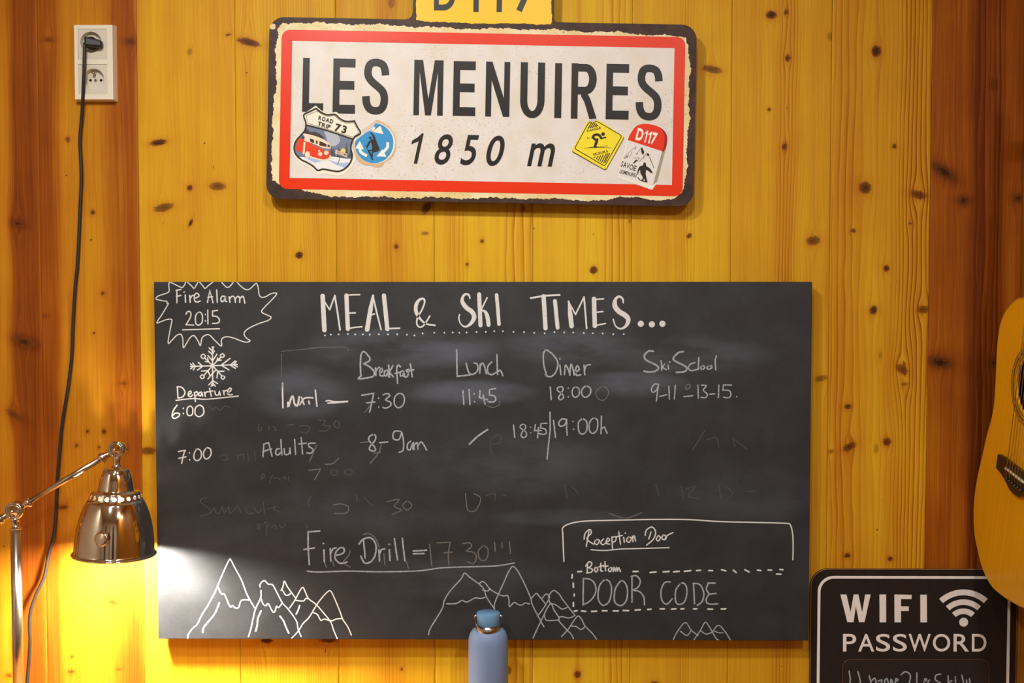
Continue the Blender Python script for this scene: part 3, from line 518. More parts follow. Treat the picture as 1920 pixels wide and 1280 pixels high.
ink_part('ghosted_chalk', CH_H, gap=8, items=[('E',1.8,'1045,480 1040,545 1065,545 1075,515 1045,512;|1155,500 1150,550;1200,500 1230,545 1215,545;|1340,495 1420,480;1475,500 1560,495 1588,525 1550,575 1485,560;1680,440 1750,440 1730,490 1800,500 1760,550 1690,550;1870,435 1840,480 1870,520 1905,490 1870,435;520,290 560,330 590,300 640,330 680,290 740,300;640,820 690,800 720,850 660,860;|820,800 830,850;830,810 880,800 890,860;|930,790 940,860;1000,770 1010,860'),
     ('H',1.8,'255,390 210,395 190,430 240,470 290,510 270,550 190,570;300,545 325,490 350,540 385,540 410,480 430,540 470,480 490,545 560,480 600,540;640,480 670,545 720,540;720,480 770,540 800,500;|820,430 832,550;870,500 960,470 920,500 990,530;|805,150 803,215;803,150 835,155 830,185 805,190;|875,135 885,135;920,160 895,190 885,250;930,190 960,190 990,210;1010,190 1040,180 1040,210;|1070,180 1080,215;1530,105 1490,130 1530,165 1570,130 1530,105;1670,95 1630,130 1670,165 1710,130 1670,95;760,650 770,700 790,660 765,650;|830,640 860,630;875,650 850,690 855,760;900,680 940,660 950,700;980,660 1010,690 1040,650;1240,650 1250,690 1270,670;1300,370 1270,420 1275,480;1830,385 1870,430 1920,470;|1750,350 1758,420'),
     ('N',1.6,'|1370,690 1420,610;1430,650 1470,640 1480,680;|1540,640 1550,680;1550,650 1600,690;|1210,840 1225,890;|1320,850 1330,900;1340,860 1380,850 1350,890 1390,900;|1480,840 1490,900;1510,850 1540,880 1510,910;|1600,870 1640,870;510,640 540,630 545,660 510,670;500,640 505,700 510,710;480,890 520,880 520,910;550,885 570,890;820,840 830,900;850,850 880,880')])
# ------------------------------------------------------------------ the enamelled town sign
DS = .036; SROT = 1.08
sc0 = P(902, 209, DS)
sign = empty('town_sign', (sc0.x, 0, sc0.z), 'worn white town sign with red border reading LES MENUIRES 1850 m and a yellow tab', 'sign')
def fS(x, y, l): return P(x, y, DS) + Vector((0, -l, 0))
def rust_mat(name, a, b, c):
    m = NT(name); n = m.noise(m.obj(), 38.0, 6, .65); f = m.noise(m.obj(), 260.0, 3, .6)
    col = m.mix(m.ss(n, .35, .65), lin(*a), lin(*b)); return m.fin(m.mix(m.math('MULTIPLY', m.ss(f, .6, .75), .6), col, lin(*c)), .5, 0, .25)
RUST = rust_mat('rusty_edge', (48, 30, 24), (68, 46, 38), (110, 84, 60))
def worn(name, rgb, spk, amt, lo=.62, hi=.72, scale=55, cream=None):
    m = NT(name); o = m.sep(m.obj()); v = m.xyz(m.math('MULTIPLY', o[0], .45), 0.0, o[2])
    n = m.noise(v, scale*9, 4, .7); big = m.noise(v, 9.0, 3, .55); big2 = m.noise(m.obj(), 22.0, 3, .5)
    c = m.mix(m.ss(big2, .35, .7), lin(*rgb), lin(*(cream or rgb)))
    k = m.math('MULTIPLY', m.math('MULTIPLY', m.ss(n, lo, hi), m.ss(big, .42, .62)), amt)
    return m.fin(m.mix(k, c, lin(*spk)), .34, 0, .22)
CREAM = worn('chipped_cream', (232, 220, 178), (122, 84, 40), .8, .56, .66, 40, (220, 200, 140))
WHITE = worn('worn_white_enamel', (222, 219, 213), (150, 100, 78), .75, .57, .66, 40, (216, 210, 196))
RED = worn('red_enamel', (222, 50, 4), (180, 30, 8), .5, .5, .8)
YEL = worn('yellow_enamel', (244, 198, 16), (220, 150, 10), .8, .5, .8, 12)
BLK = worn('black_lettering', (36, 33, 30), (110, 100, 90), .4, .66, .74)
def outline(p, name, mat, lift, noise=0, seed=1, parent=None, thick=None):
    q = p
    if noise:
        r = random.Random(seed); q = []; M = len(p)
        for i in range(M):
            a = p[i]; b = p[(i+1) % M]; L = math.hypot(b[0]-a[0], b[1]-a[1]); k = max(1, int(L/2.2))
            nx, ny = (b[1]-a[1])/(L or 1), -(b[0]-a[0])/(L or 1)
            for j in range(k):
                t = j/k; X = a[0]+(b[0]-a[0])*t; Y = a[1]+(b[1]-a[1])*t
                w = noise*(math.sin(X*.055+Y*.07+seed)*.5 + math.sin(X*.16-Y*.13+seed*2)*.35 + math.sin(X*.41+Y*.37)*.25 + r.uniform(-.45, .45))
                q.append((X+nx*w, Y+ny*w))
    m = MB()
    if thick: m.prism([fS(x, y, lift) for x, y in q][::-1], (0, thick, 0))
    else: m.poly([fS(x, y, lift) for x, y in q][::-1])
    return m.build(name, mat, parent or sign)
def rot(p, c=(902, 209), a=SROT):
    r = math.radians(a); return [(c[0]+(x-c[0])*math.cos(r)-(y-c[1])*math.sin(r), c[1]+(x-c[0])*math.sin(r)+(y-c[1])*math.cos(r)) for x, y in p]
# outline in the sign's own frame (before its slight clockwise tilt)
SX0, SX1, SY0, SY1 = 502, 1303.5, 39, 379.5
main = rrect(SX0, SY0, SX1, SY1, [28, 28, 28, 26], 8)
i0 = 9
tab = [(757, SY0), (764, SY0-2), (769, SY0-7), (771, SY0-15), (771, -64)] + rrect(771, -78, 1035, -40, [16, 16, 0, 0], 5)[0:12] + [(1035, SY0-6), (1037, SY0-2), (1041, SY0)]
tab = [(757, SY0), (764, SY0-2), (769, SY0-7), (771, SY0-15), (771, -62), (775, -73), (786, -78), (1020, -78), (1031, -73), (1035, -62), (1035, SY0-8), (1037, SY0-2), (1043, SY0)]
outl = main[:i0] + tab + main[i0:]
plate = outline(rot(outl), 'back_plate', RUST, 0, 0, 1, None, .006)
for px in (640, 1160):
    q = P(px, 200, 0); mb = MB(); mb.cyl((q.x, -DS+.0058, q.z), (q.x, 0, q.z), .014, 20); mb.build('standoff', speck('spacer_rubber', (40, 36, 32), .7), sign)
cream = [(SX0+24, SY0+10), (700, SY0+11), (850, SY0+15), (1000, SY0+14), (1150, SY0+17), (SX1-46, SY0+22), (SX1-22, SY0+24), (SX1-14, SY0+42), (SX1-12, 120), (SX1-12, 230), (SX1-16, 330), (SX1-22, SY1-22), (SX1-34, SY1-14), (1240, SY1-9), (1212, SY1-15), (1170, SY1-15), (1140, SY1-8), (1000, SY1-9), (900, SY1-8), (700, SY1-6), (610, SY1-7), (575, SY1-16), (550, SY1-26), (SX0+26, SY1-26), (SX0+10, 345), (SX0+9, 250), (SX0+15, 150), (SX0+13, 90), (SX0+16, SY0+22)]
outline(rot(cream), 'cream_paint', CREAM, .00025, 2.6, 3)
mb = MB(); mb.v = []
outline(rot(rrect(503.5, 52, 514, 63, 4.5)), 'cream_paint', CREAM, .00026, .6, 9)
yel = [(777, -72), (1029, -72), (1031, -20), (1030, 20), (1031, SY0-1), (1029, SY0+4), (900, SY0+5), (860, SY0+5), (800, SY0+3), (777, SY0+1), (776, 10)]
outline(rot(yel), 'yellow_tab', YEL, .0004, 1.3, 5)
RX0, RX1, RY0, RY1 = 525.5, 1282.5, 62.5, 361
def frame_ring(o, i, name, mat, lift):
    m = MB(); n = len(o); m.add([fS(x, y, lift) for x, y in o+i], [(k, n+k, n+(k+1) % n, (k+1) % n) for k in range(n)]); return m.build(name, mat, sign)
oR = rot(rrect(RX0, RY0, RX1, RY1, 16, 6)); iR = rot([(min(max(x, RX0+20.2), RX1-20.2), min(max(y, RY0+21), RY1-21)) for x, y in rrect(RX0, RY0, RX1, RY1, 16, 6)])
frame_ring(oR, iR, 'red_border', RED, .0006)
outline(rot([(RX0+19, RY0+20), (RX1-19, RY0+20), (RX1-19, RY1-20), (RX0+19, RY1-20)]), 'white_panel', WHITE, .0005)
# heavy narrow capitals
def heavy(ink, ch, x0, y0, x1, y1, st=12.6, bar=16.5):
    w, h = x1-x0, y1-y0
    def F(p): ink.fill(rot([(x0+a, y0+b) for a, b in p], ((x0+x1)/2, (y0+y1)/2)))
    def Ln(p, wd): ink.line(rot([(x0+a, y0+b) for a, b in p], ((x0+x1)/2, (y0+y1)/2)), wd, cap=False)
    if ch == 'L': F([(0,0),(st,0),(st,h-bar),(w,h-bar),(w,h),(0,h)])
    if ch == 'I': F([(0,0),(w,0),(w,h),(0,h)])
    if ch == 'E': m = h*.405; F([(0,0),(w*.985,0),(w*.985,bar),(st,bar),(st,m),(w*.95,m),(w*.95,m+bar),(st,m+bar),(st,h-bar),(w,h-bar),(w,h),(0,h)])
    if ch == 'M': s = 10.5; F([(0,0),(s+6,0),(w/2,h*.70),(w-s-6,0),(w,0),(w,h),(w-s,h),(w-s,h*.22),(w/2+5.5,h),(w/2-5.5,h),(s,h*.22),(s,h),(0,h)])
    if ch == 'N': s = 11; F([(0,0),(s+1,0),(w-s,h*.66),(w-s,0),(w,0),(w,h),(w-s-1,h),(s,h*.34),(s,h),(0,h)])
    if ch == 'U':
        r = w/2-st/2; Ln([(st/2,0),(st/2,h*.66)] + [(w/2-r*math.cos(a), h*.68+(h*.32-bar*.45)*math.sin(a)) for a in [PI*k/16 for k in range(17)]] + [(w-st/2,h*.66),(w-st/2,0)], st+.8)
    if ch == 'R':
        F([(0,0),(st,0),(st,h),(0,h)])
        Ln([(st-1,bar/2),(w*.55,bar/2)] + [(w*.55+(w*.40-st*.5)*math.sin(a), h*.285-(h*.285-bar/2)*math.cos(a)) for a in [PI*k/14 for k in range(1, 14)]] + [(w*.55,h*.57-bar/2),(st-1,h*.57-bar/2)], 14.5)
        F([(w*.38,h*.54),(w*.62,h*.54),(w*.74,h*.64),(w*.84,h*.78),(w,h),(w*.71,h),(w*.58,h*.80),(w*.50,h*.69),(w*.38,h*.60)])
    if ch == 'S':
        p = [(.90,.30),(.87,.20),(.76,.11),(.50,.075),(.26,.11),(.17,.22),(.20,.33),(.36,.42),(.62,.51),(.80,.59),(.87,.70),(.84,.82),(.72,.90),(.50,.925),(.26,.89),(.13,.79),(.10,.67)]
        Ln(catmull([(a*w, b*h) for a, b in p], 4), 14.2)
ik = Ink(fS, .0008)
for ch, x0, x1, y0, y1 in (('L',567.5,607,109,210),('E',624.4,666.6,110,213),('S',682,727,109,216),('M',776,831,112.8,216.5),('E',849.8,892,115,217.5),('N',910.6,956,116,219),('U',976,1021,117,222.5),('I',1040,1053.2,118.5,221.5),('R',1071,1120,119,223),('E',1136.3,1179.4,120,224),('S',1194.5,1239.5,120,227)):
    heavy(ik, ch, x0, y0, x1, y1)
ik.build('town_name_lettering', BLK, sign)
ik = Ink(fS, .0008)
for ch, x0, x1, y0, y1 in (('1',771,794,250,307),('8',815,849,251.5,309),('5',863,898,253,310),('0',912,946,254,311.5)):
    put_glyph(ik, ch, x0, y0, x1, y1, SROT, .012, .25)
ik.build('altitude_lettering', BLK, sign)
ik = Ink(fS, .0008); put_glyph(ik, 'm', 988.5, 268.5, 1040.5, 312, SROT, .012, .25); ik.build('unit_lettering', BLK, sign)
ik = Ink(fS, .0008)
put_glyph(ik, 'D', 814, -36, 854, 20, SROT, .03)
for x in (888, 931.5): put_glyph(ik, '1', x-14, -35, x+10, 22.4, SROT, .03)
put_glyph(ik, '7', 966, -34, 1003, 23, SROT, .03)
ik.build('tab_lettering', BLK, sign)

# printed stickers
_pm = {}
def paint(name, rgb, rough=.4):
    if name not in _pm: _pm[name] = speck(name, rgb, rough, .03, 300, 0, .22)
    return _pm[name]
INKC = paint('sticker_black', (44, 36, 24)); SW = paint('sticker_white', (238, 234, 222))
def sticker(name, crop, out, mat, lift, label=None):
    m = MB(); m.poly([fS(x, y, lift) for x, y in out][::-1]); o = m.build(name, mat, sign)
    if label: o['label'] = label
    return o
def sub(parent, name, mat, lift, fn):
    k = Ink(fS, lift, .000003); fn(k); return k.build(name, mat, parent)
S_ = lambda s: pts_of('S', s); T_ = lambda s: pts_of('T', s)
sh_out = catmull(S_('520,66 590,130 690,182 790,176 845,168 900,225 980,280 1060,295 1125,288'), 4)[:-1] + catmull(S_('1125,288 1185,390 1270,505 1180,555 1110,620 1083,700 1105,790 1135,900 1095,1010 1020,1090 900,1160 780,1152 660,1132 550,1143 480,1065 400,1028 300,980 200,890 147,790 150,680 205,590 300,500 345,420 345,330 305,222 400,150'), 4)
sh_in = catmull(S_('525,112 600,168 700,212 820,206 900,272 1000,316 1125,308'), 4)[:-1] + catmull(S_('1125,308 1170,400 1220,497 1130,560 1085,640 1068,740 1092,850 1060,960 980,1050 880,1095 760,1083 640,1060 550,1080 480,1015 380,955 290,910 210,830 182,730 212,620 290,530 352,450 365,340 332,217 420,165'), 4)
st1 = sticker('road_trip_sticker', 'S', sh_out, paint('sticker_cream', (240, 233, 214)), .0011, 'shield sticker reading ROAD TRIP 73 with a red camper van')
scene_p = catmull(S_('375,375 600,430 860,508 1095,588'), 4) + catmull(S_('1085,640 1068,740 1092,850 1060,960 980,1050 880,1095 760,1083 640,1060 550,1080 480,1015 380,955 290,910 210,830 182,730 212,620 290,530 352,450'), 4)
sub(st1, 'winter_sky', paint('sky_slate', (112, 124, 150)), .0012, lambda k: k.fill(scene_p))
sub(st1, 'sky_glow', paint('sky_pale', (176, 184, 196)), .00125, lambda k: [k.fill(catmull(S_('650,450 760,490 860,520 900,620 820,700 720,690 690,580'), 4, True))])
sub(st1, 'dark_hill', paint('hill_dark', (62, 56, 58)), .0013, lambda k: [k.fill(S_('372,420 430,480 520,478 600,520 660,580 500,600 330,520 350,455'))])
sub(st1, 'fir_trees', paint('fir_green', (62, 84, 90)), .0013, lambda k: [k.fill(S_('%d,880 %d,%d %d,880' % (x-34, x, y, x+34))) for x, y in ((770,690),(800,720),(880,690),(930,720),(1000,640),(1060,760),(1040,830))])
sub(st1, 'snowy_ground', paint('snow_white', (232, 232, 232)), .0014, lambda k: [k.fill(catmull(S_('270,870 420,880 740,860 1000,900 1075,900 1060,960 980,1050 880,1095 760,1083 640,1060 550,1080 480,1015 380,955'), 3, True))])
sub(st1, 'snow_tracks', paint('snow_blue', (168, 192, 226)), .0015, lambda k: [k.fill(S_('700,910 860,960 1050,960 980,1048 820,985')), k.fill(S_('330,870 420,880 620,940 500,960'))])
def van(k):
    k.fill(catmull(S_('250,590 330,600 400,640 560,720 700,780 750,760 740,840 700,905 600,905 480,870 430,850 300,800 215,760 225,660'), 4, True))
sub(st1, 'camper_van_body', paint('van_red', (226, 62, 24)), .0016, van)
sub(st1, 'camper_van_roof', paint('van_cream', (238, 218, 190)), .0017, lambda k: [k.fill(catmull(S_('320,505 420,520 560,560 680,620 735,670 750,740 640,730 540,690 420,640 340,620 350,560'), 4, True)), k.line(S_('430,865 520,900 640,920 735,905 750,850'), 2.6), k.disc(*S_('390,835')[0], 4.6, 6.4), k.disc(*S_('590,825')[0], 3.8), k.disc(*S_('685,805')[0], 4.2), k.disc(*S_('575,775')[0], 2), k.fill(S_('330,640 360,640 345,830 315,830'))])
sub(st1, 'camper_van_window', paint('van_glass', (74, 36, 30)), .0018, lambda k: [k.fill(S_('430,580 495,605 492,660 430,630')), k.fill(S_('525,610 552,620 550,672 520,660')), k.fill(S_('580,620 690,670 690,715 575,690')), k.fill(S_('705,670 740,690 745,720 705,715')), k.fill(S_('310,545 335,560 330,590 300,580'))])
sub(st1, 'welcome_board', paint('board_pink', (226, 198, 186)), .0018, lambda k: [k.fill(S_('835,760 1020,820 1010,880 820,815'))])
sub(st1, 'welcome_lettering', INKC, .0019, lambda k: [put_glyph(k, ch, *[c for q in (S_('%f,%f' % (852+i*23, 777+i*7.6))[0], S_('%f,%f' % (869+i*23, 817+i*7.6))[0]) for c in q], 18, .02) for i, ch in enumerate('WELCOME')] + [k.line(S_('905,870 860,990'), .9)])
sub(st1, 'setting_sun', paint('sun_yellow', (238, 208, 90)), .0019, lambda k: [k.disc(*S_('950,775')[0], 4.6)])
sub(st1, 'shield_outline', INKC, .0020, lambda k: [k.line(sh_in, 2.9, closed=True), k.line(catmull(S_('372,372 600,430 860,510 1095,590'), 4), 2.7), k.line(catmull(S_('545,150 610,195 700,235 810,228 890,292 1000,340 1115,330'), 4), .5), k.line(S_('1115,330 1195,495 1110,555'), .5), k.line(S_('545,150 370,222 395,345 860,485 1105,562'), .5)])
def words(k, crop, items, bold=.02):
    for word, x0, y0, x1, y1, r in items:         # one word: centre-line from (x0,y0) to (x1,y1) baseline, height r[0] crop px, each mark turned r[1]
        ox, oy, m = CROP[crop]; n = len(word); h, ang = r; a = math.radians(ang)
        asp = [glyph(c, bold)[2] for c in word]; tot = sum(asp); L = math.hypot(x1-x0, y1-y0); gap = L*.12/max(1, n-1); sc_ = (L-gap*(n-1))/tot; pos = 0
        for c, q in zip(word, asp):
            wd = q*sc_; cx = x0+(x1-x0)*(pos+wd/2)/L; cy = y0+(y1-y0)*(pos+wd/2)/L; cx += math.sin(a)*h/2; cy -= math.cos(a)*h/2
            put_glyph(k, c, ox+(cx-wd/2)/m, oy+(cy-h/2)/m, ox+(cx+wd/2)/m, oy+(cy+h/2)/m, ang, bold); pos += wd+gap
sub(st1, 'road_trip_lettering', INKC, .0019, lambda k: words(k, 'S', [('ROAD', 556, 288, 782, 352, (66, 15)), ('TRIP', 543, 376, 742, 438, (66, 15)), ('73', 806, 462, 985, 508, (122, 16))], .035))
# round blue sticker
disc_out = catmull(S_('1450,298 1560,320 1680,410 1760,540 1775,680 1760,800 1690,900 1600,950 1560,1015 1470,1035 1380,1005 1280,1000 1210,960 1150,900 1142,850 1115,760 1100,640 1180,560 1250,510 1330,420'), 4, True)
st2 = sticker('snowboarder_sticker', 'S', disc_out, paint('sticker_tan', (206, 178, 140)), .00105, 'round blue sticker with white arrows and a dark rider')
sub(st2, 'sticker_rim', paint('sticker_rim_white', (232, 224, 206)), .00112, lambda k: k.disc(*S_('1440,655')[0], 38.6, 38.2, 40))
sub(st2, 'blue_face', paint('sticker_blue', (52, 146, 204)), .00118, lambda k: k.fill([(x, y) for x, y in catmull(S_('1450,345 1560,370 1660,450 1722,560 1732,680 1700,800 1610,910 1480,965 1360,960 1240,900 1160,800 1130,690 1150,610 1260,520 1370,440 1430,380'), 4, True)]))
sub(st2, 'curled_corner', paint('curl_grey', (206, 200, 190)), .0013, lambda k: k.fill(catmull(S_('1450,310 1440,360 1400,440 1280,498 1240,450 1330,385'), 3, True)))
sub(st2, 'white_arrows', SW, .00125, lambda k: [k.line(catmull(S_('1210,740 1230,800 1320,855'), 4), 5.2, False), k.fill(S_('1210,620 1272,752 1138,738')), k.line(catmull(S_('1645,640 1640,720 1570,800'), 4), 5.2, False), k.fill(S_('1470,862 1565,748 1625,868')), k.fill(S_('1395,475 1530,385 1580,515')), k.fill(S_('1400,410 1450,400 1440,470 1390,480'))])
def rider(k, g=0.0):
    k.fill(S_('1365,490 1400,488 1440,540 1470,620 1500,700 1528,760 1480,790 1420,800 1400,770 1400,690 1380,640 1330,730 1305,725 1340,640 1390,590 1420,600 1400,530'))
    k.disc(*S_('1372,572')[0], 2.6); k.line(S_('1405,770 1350,770 1390,860 1410,915'), 2.6); k.line(S_('1410,790 1395,890'), 2.6); k.line(S_('1310,700 1290,690'), 1); k.line(S_('1390,490 1520,370'), .6); k.line(S_('1312,725 1390,890'), 1.0)
sub(st2, 'rider_silhouette', INKC, .00135, rider)
# yellow diamond sticker
dia_p = [(345,112),(470,104),(885,372),(600,872),(92,578)]
def rpoly(p, r=4):
    out = []; n = len(p)
    for i in range(n):
        a, b, c = Vector(p[i-1]), Vector(p[i]), Vector(p[(i+1) % n]); u = (a-b).normalized()*r; v = (c-b).normalized()*r
        for t in (0, .25, .5, .75, 1): out.append(tuple((b+u)*(1-t)**2 + b*2*t*(1-t) + (b+v)*t*t))
    return out
st3 = sticker('skier_warning_sticker', 'T', rpoly(T_('345,115 480,108 882,370 602,868 92,578'), 5), paint('sticker_yellow', (240, 222, 44)), .0011, 'yellow diamond sticker reading DANGER SKIEURS with a black skier')
m_ = MB(); m_.poly([fS(x, y, .00105) for x, y in rpoly(T_('352,120 487,113 890,382 606,884 88,596'), 5)][::-1]); m_.build('sticker_shade_edge', paint('edge_olive', (96, 88, 30)), st3)
sub(st3, 'black_outline', INKC, .0012, lambda k: k.line(rpoly(T_('355,150 478,142 848,358 590,812 138,548'), 4), 1.5, closed=True))
sub(st3, 'hazard_stripes', INKC, .0012, lambda k: [k.line(T_('%d,%d %d,%d' % q), 2.0, False) for q in ((340,250,395,155),(372,246,428,150),(405,240,450,160),(438,228,470,178),(462,218,490,196))])
sub(st3, 'hazard_stripes', INKC, .0012, lambda k: [k.line(T_('%d,%d %d,%d' % q), 1.7, False) for q in ((428,692,448,670),(462,710,492,660),(490,728,530,650),(516,744,568,640),(542,760,610,628),(570,770,640,618),(596,760,664,614))])
for wd_ in (('DANGER', 330, 305, 540, 255, (38, -12)), ('SKIEURS', 418, 660, 640, 605, (38, -13))):
    sub(st3, 'warning_lettering', INKC, .0012, lambda k: words(k, 'T', [wd_], .03))
def skier(k):
    k.disc(*T_('565,332')[0], 3.5); k.line(catmull(T_('540,395 500,345 440,345 415,385 470,430 460,460 445,515'), 4), 4.6)
    k.line(T_('520,345 545,395 605,382'), 2.6); k.line(T_('480,410 470,460 440,515'), 4.2); k.line(T_('280,545 420,525 560,520 630,505'), .9); k.line(T_('330,540 520,532 690,538'), .9); k.line(T_('400,395 335,390'), .5); k.disc(*T_('335,392')[0], .8, 2); k.line(T_('430,520 470,524'), 2.4)
sub(st3, 'skier_silhouette', INKC, .00125, skier)
sub(st3, 'curled_corner', paint('curl_grey2', (196, 196, 200)), .0013, lambda k: k.fill(catmull(T_('350,130 380,108 465,102 470,125 430,150 395,152'), 3, True)))
# milestone sticker
st4 = sticker('milestone_sticker', 'T', T_('920,428 945,330 1040,215 1200,165 1390,205 1500,280 1540,400 1490,640 1360,1085 1300,1168 1060,1085 790,985 800,940'), SW, .0011, 'milestone sticker with red cap D117 and SAVOIE LES MENUIRES below')
sub(st4, 'stone_face', paint('stone_white', (226, 224, 220)), .0012, lambda k: k.fill(T_('936,428 1455,590 1312,1102 806,962')))
sub(st4, 'stone_side', paint('stone_grey', (160, 154, 134)), .0013, lambda k: k.fill(T_('1450,592 1500,575 1372,1045 1310,1100')))
sub(st4, 'red_cap', paint('cap_red', (224, 48, 10)), .0014, lambda k: k.fill(catmull(T_('935,420 965,340 1045,225 1120,188 1200,176 1300,190 1390,218 1440,260 1485,350 1480,480 1455,590'), 4)))
sub(st4, 'red_cap_side', paint('cap_dark_red', (150, 30, 30)), .00135, lambda k: k.fill(catmull(T_('1400,225 1490,290 1530,400 1500,560 1450,592 1470,450 1480,350'), 4, True)))
sub(st4, 'route_lettering', SW, .0015, lambda k: words(k, 'T', [('D117', 1045, 415, 1345, 500, (185, 14))], .04))
sub(st4, 'stone_lettering', INKC, .0014, lambda k: words(k, 'T', [('SAVOIE', 828, 815, 1050, 892, (85, 14)), ('LESMENUIRES', 808, 915, 1062, 985, (58, 14))], .02))
sub(st4, 'mountain_sketch', INKC, .0014, lambda k: [k.fill(T_('1130,540 1150,530 1185,600 1165,650 1140,610')), k.fill(T_('1210,610 1260,630 1255,660 1225,650')), k.fill(T_('1010,770 1060,710 1085,725 1030,775'))] + [k.line(T_(s), .7) for s in ('870,690 960,600 1060,520', '880,700 930,660', '900,700 950,640', '960,690 1000,600', '1020,690 1110,690 1080,740', '1040,570 1060,540', '1060,620 1090,625', '1170,700 1200,640 1250,660 1290,750 1330,840', '1105,750 1180,660', '1120,560 1060,640', '1300,760 1320,830', '940,660 930,690', '1270,690 1310,790')])
def beast(k):
    k.fill(catmull(T_('1170,770 1190,752 1208,775 1212,810 1260,840 1305,900 1300,920 1270,905 1215,870 1205,930 1215,980 1228,1050 1195,1052 1185,1000 1165,1030 1135,1035 1160,985 1125,920 1120,870 1098,900 1090,940 1080,935 1082,880 1110,820 1160,800'), 3, True))
    k.line(catmull(T_('1088,985 1110,1010 1160,1035 1225,1048'), 4), 1.8)
sub(st4, 'walker_silhouette', INKC, .00145, beast)

# ------------------------------------------------------------------ the wifi sign, standing on the ledge against the wall
DW = .008
def fW(x, y, l): return P(x, y, DW) + Vector((0, -l, 0))
zb = LEDGE + .0003
wl = P(1519.8, 1180, DW).x; wr = min(P(1911, 1180, DW).x, XR-.002); wt = P(1700, 1067, DW).z
wifi = empty('wifi_sign', ((wl+wr)/2, 0, zb), 'black WIFI PASSWORD sign with rounded corners and white line border, partly behind the guitar', 'sign')
def wrect(x0, x1, z0, z1, r, n=10):
    return [(x, z) for x, z in [(cx+r*math.cos(a), cz+r*math.sin(a)) for cx, cz, a0 in ((x0+r, z1-r, .5*PI), (x0+r, z0+r, PI), (x1-r, z0+r, 1.5*PI), (x1-r, z1-r, 0)) for a in [a0+.5*PI*k/n for k in range(n+1)]]]
mb = MB(); mb.prism([(x, -DW, z) for x, z in wrect(wl, wr, zb, wt, .033)], (0, DW-.0005, 0)); mb.build('sign_panel', rust_mat('distressed_black', (34, 28, 24), (40, 33, 28), (74, 54, 36)), wifi)
mb = MB(); mb.tube([(x, -DW+.0006, z) for x, z in wrect(wl, wr, zb, wt, .033)], .0009, 6, True); mb.build('worn_edge', speck('bare_edge', (150, 110, 64), .5), wifi)
mb = MB(); mb.poly([(x, -DW-.0002, z) for x, z in wrect(wl+.0125, wr-.0125, zb+.0125, wt-.0125, .028)]); mb.build('black_face', speck('wifi_black', (30, 25, 23), .5, .1, 90), wifi)
o_ = wrect(wl+.0125, wr-.0125, zb+.0125, wt-.0125, .030); i_ = wrect(wl+.0178, wr-.0178, zb+.0178, wt-.0178, .025); n_ = len(o_)
WW = speck('wifi_white', (240, 234, 228), .5, .04, 200)
mb = MB(); mb.add([(x, -DW-.0004, z) for x, z in o_+i_], [(k, (k+1) % n_, n_+(k+1) % n_, n_+k) for k in range(n_)]); mb.build('border_line', WW, wifi)
M_ = lambda s: pts_of('M', s)
k = Ink(fW, .0005)
k.fill(M_('345,338 398,338 432,490 460,338 500,338 532,490 558,338 605,338 552,576 505,576 478,440 458,576 405,576'))
k.fill(M_('680,338 737,338 738,577 681,577')); k.fill(M_('808,338 957,341 955,378 865,378 865,440 932,440 932,480 865,480 865,577 809,577')); k.fill(M_('1030,340 1086,340 1088,577 1031,577'))
k.build('wifi_lettering', WW, wifi)
k = Ink(fW, .0005)
for r0, r1 in ((258, 308), (175, 223), (97, 145)):
    a0 = math.radians(42.5); arc = [(-a0+2*a0*i/24) for i in range(25)]
    o1 = [(1400+r1*math.sin(a), 603-r1*math.cos(a)) for a in arc]; o2 = [(1400+r0*math.sin(a), 603-r0*math.cos(a)) for a in arc]
    l = k._l(); q = lambda p: fW(1500+p[0]/4.5714, 1040+p[1]/4.5714, l); k.mb.add([q(p) for p in o1+o2], [(i, 25+i, 26+i, i+1) for i in range(24)])
k.disc(*M_('1402,575')[0], 8.4, None, 28)
k.build('wifi_symbol', WW, wifi)
k = Ink(fW, .0005)
for ch, x0, x1 in (('P',368,481),('A',498,636),('S',650,772),('S',795,915),('W',930,1120),('O',1138,1286),('R',1315,1448),('D',1472,1597)):
    a = M_('%f,676' % x0)[0]; b = M_('%f,827' % x1)[0]; put_glyph(k, ch, a[0], a[1], b[0], b[1], .1, .008)
k.build('password_lettering', WW, wifi)
k = Ink(fW, .00045)
px0, pz1 = P(1580, 1236, DW).x, P(1700, 1236, DW).z; px1 = P(1855, 1236, DW).x
mb = MB(); mb.poly([(x, -DW-.0003, z) for x, z in wrect(px0, px1, zb+.05, pz1, .016)]); mb.build('writing_panel', speck('panel_black', (36, 30, 27), .55, .1, 90), wifi)
mb = MB(); mb.tube([(x, -DW-.0003, z) for x, z in wrect(px0, px1, zb+.05, pz1, .016)], .0009, 6, True); mb.build('panel_edge', speck('panel_brown', (96, 66, 36), .6, .2, 120), wifi)
k = Ink(fW, .0007)
strokes(k, 'M', 2.6, '|420,995 430,1060 425,1140;|495,1000 512,1060 525,1140;|592,1035 612,1110;615,1075 640,1055 655,1110;668,1080 700,1070 690,1110 670,1100;730,1110 725,1075 745,1060 760,1110;775,1110 780,1065 800,1110;815,1085 840,1070 820,1060 815,1110;865,1025 900,1000 935,1015 945,1050 930,1110;|1000,1008 1000,1110;1060,1085 1085,1070 1070,1060 1060,1110;1110,1070 1095,1090 1115,1110;1205,1020 1165,1030 1160,1070 1200,1095 1205,1120;|1268,1035 1270,1110;1275,1090 1300,1075;|1330,1062 1333,1110;|1328,1045 1332,1045;|1385,1030 1405,1110;|1425,1070 1430,1110;|1450,1060 1458,1110')
k.build('chalk_handwriting', CH_G, wifi)
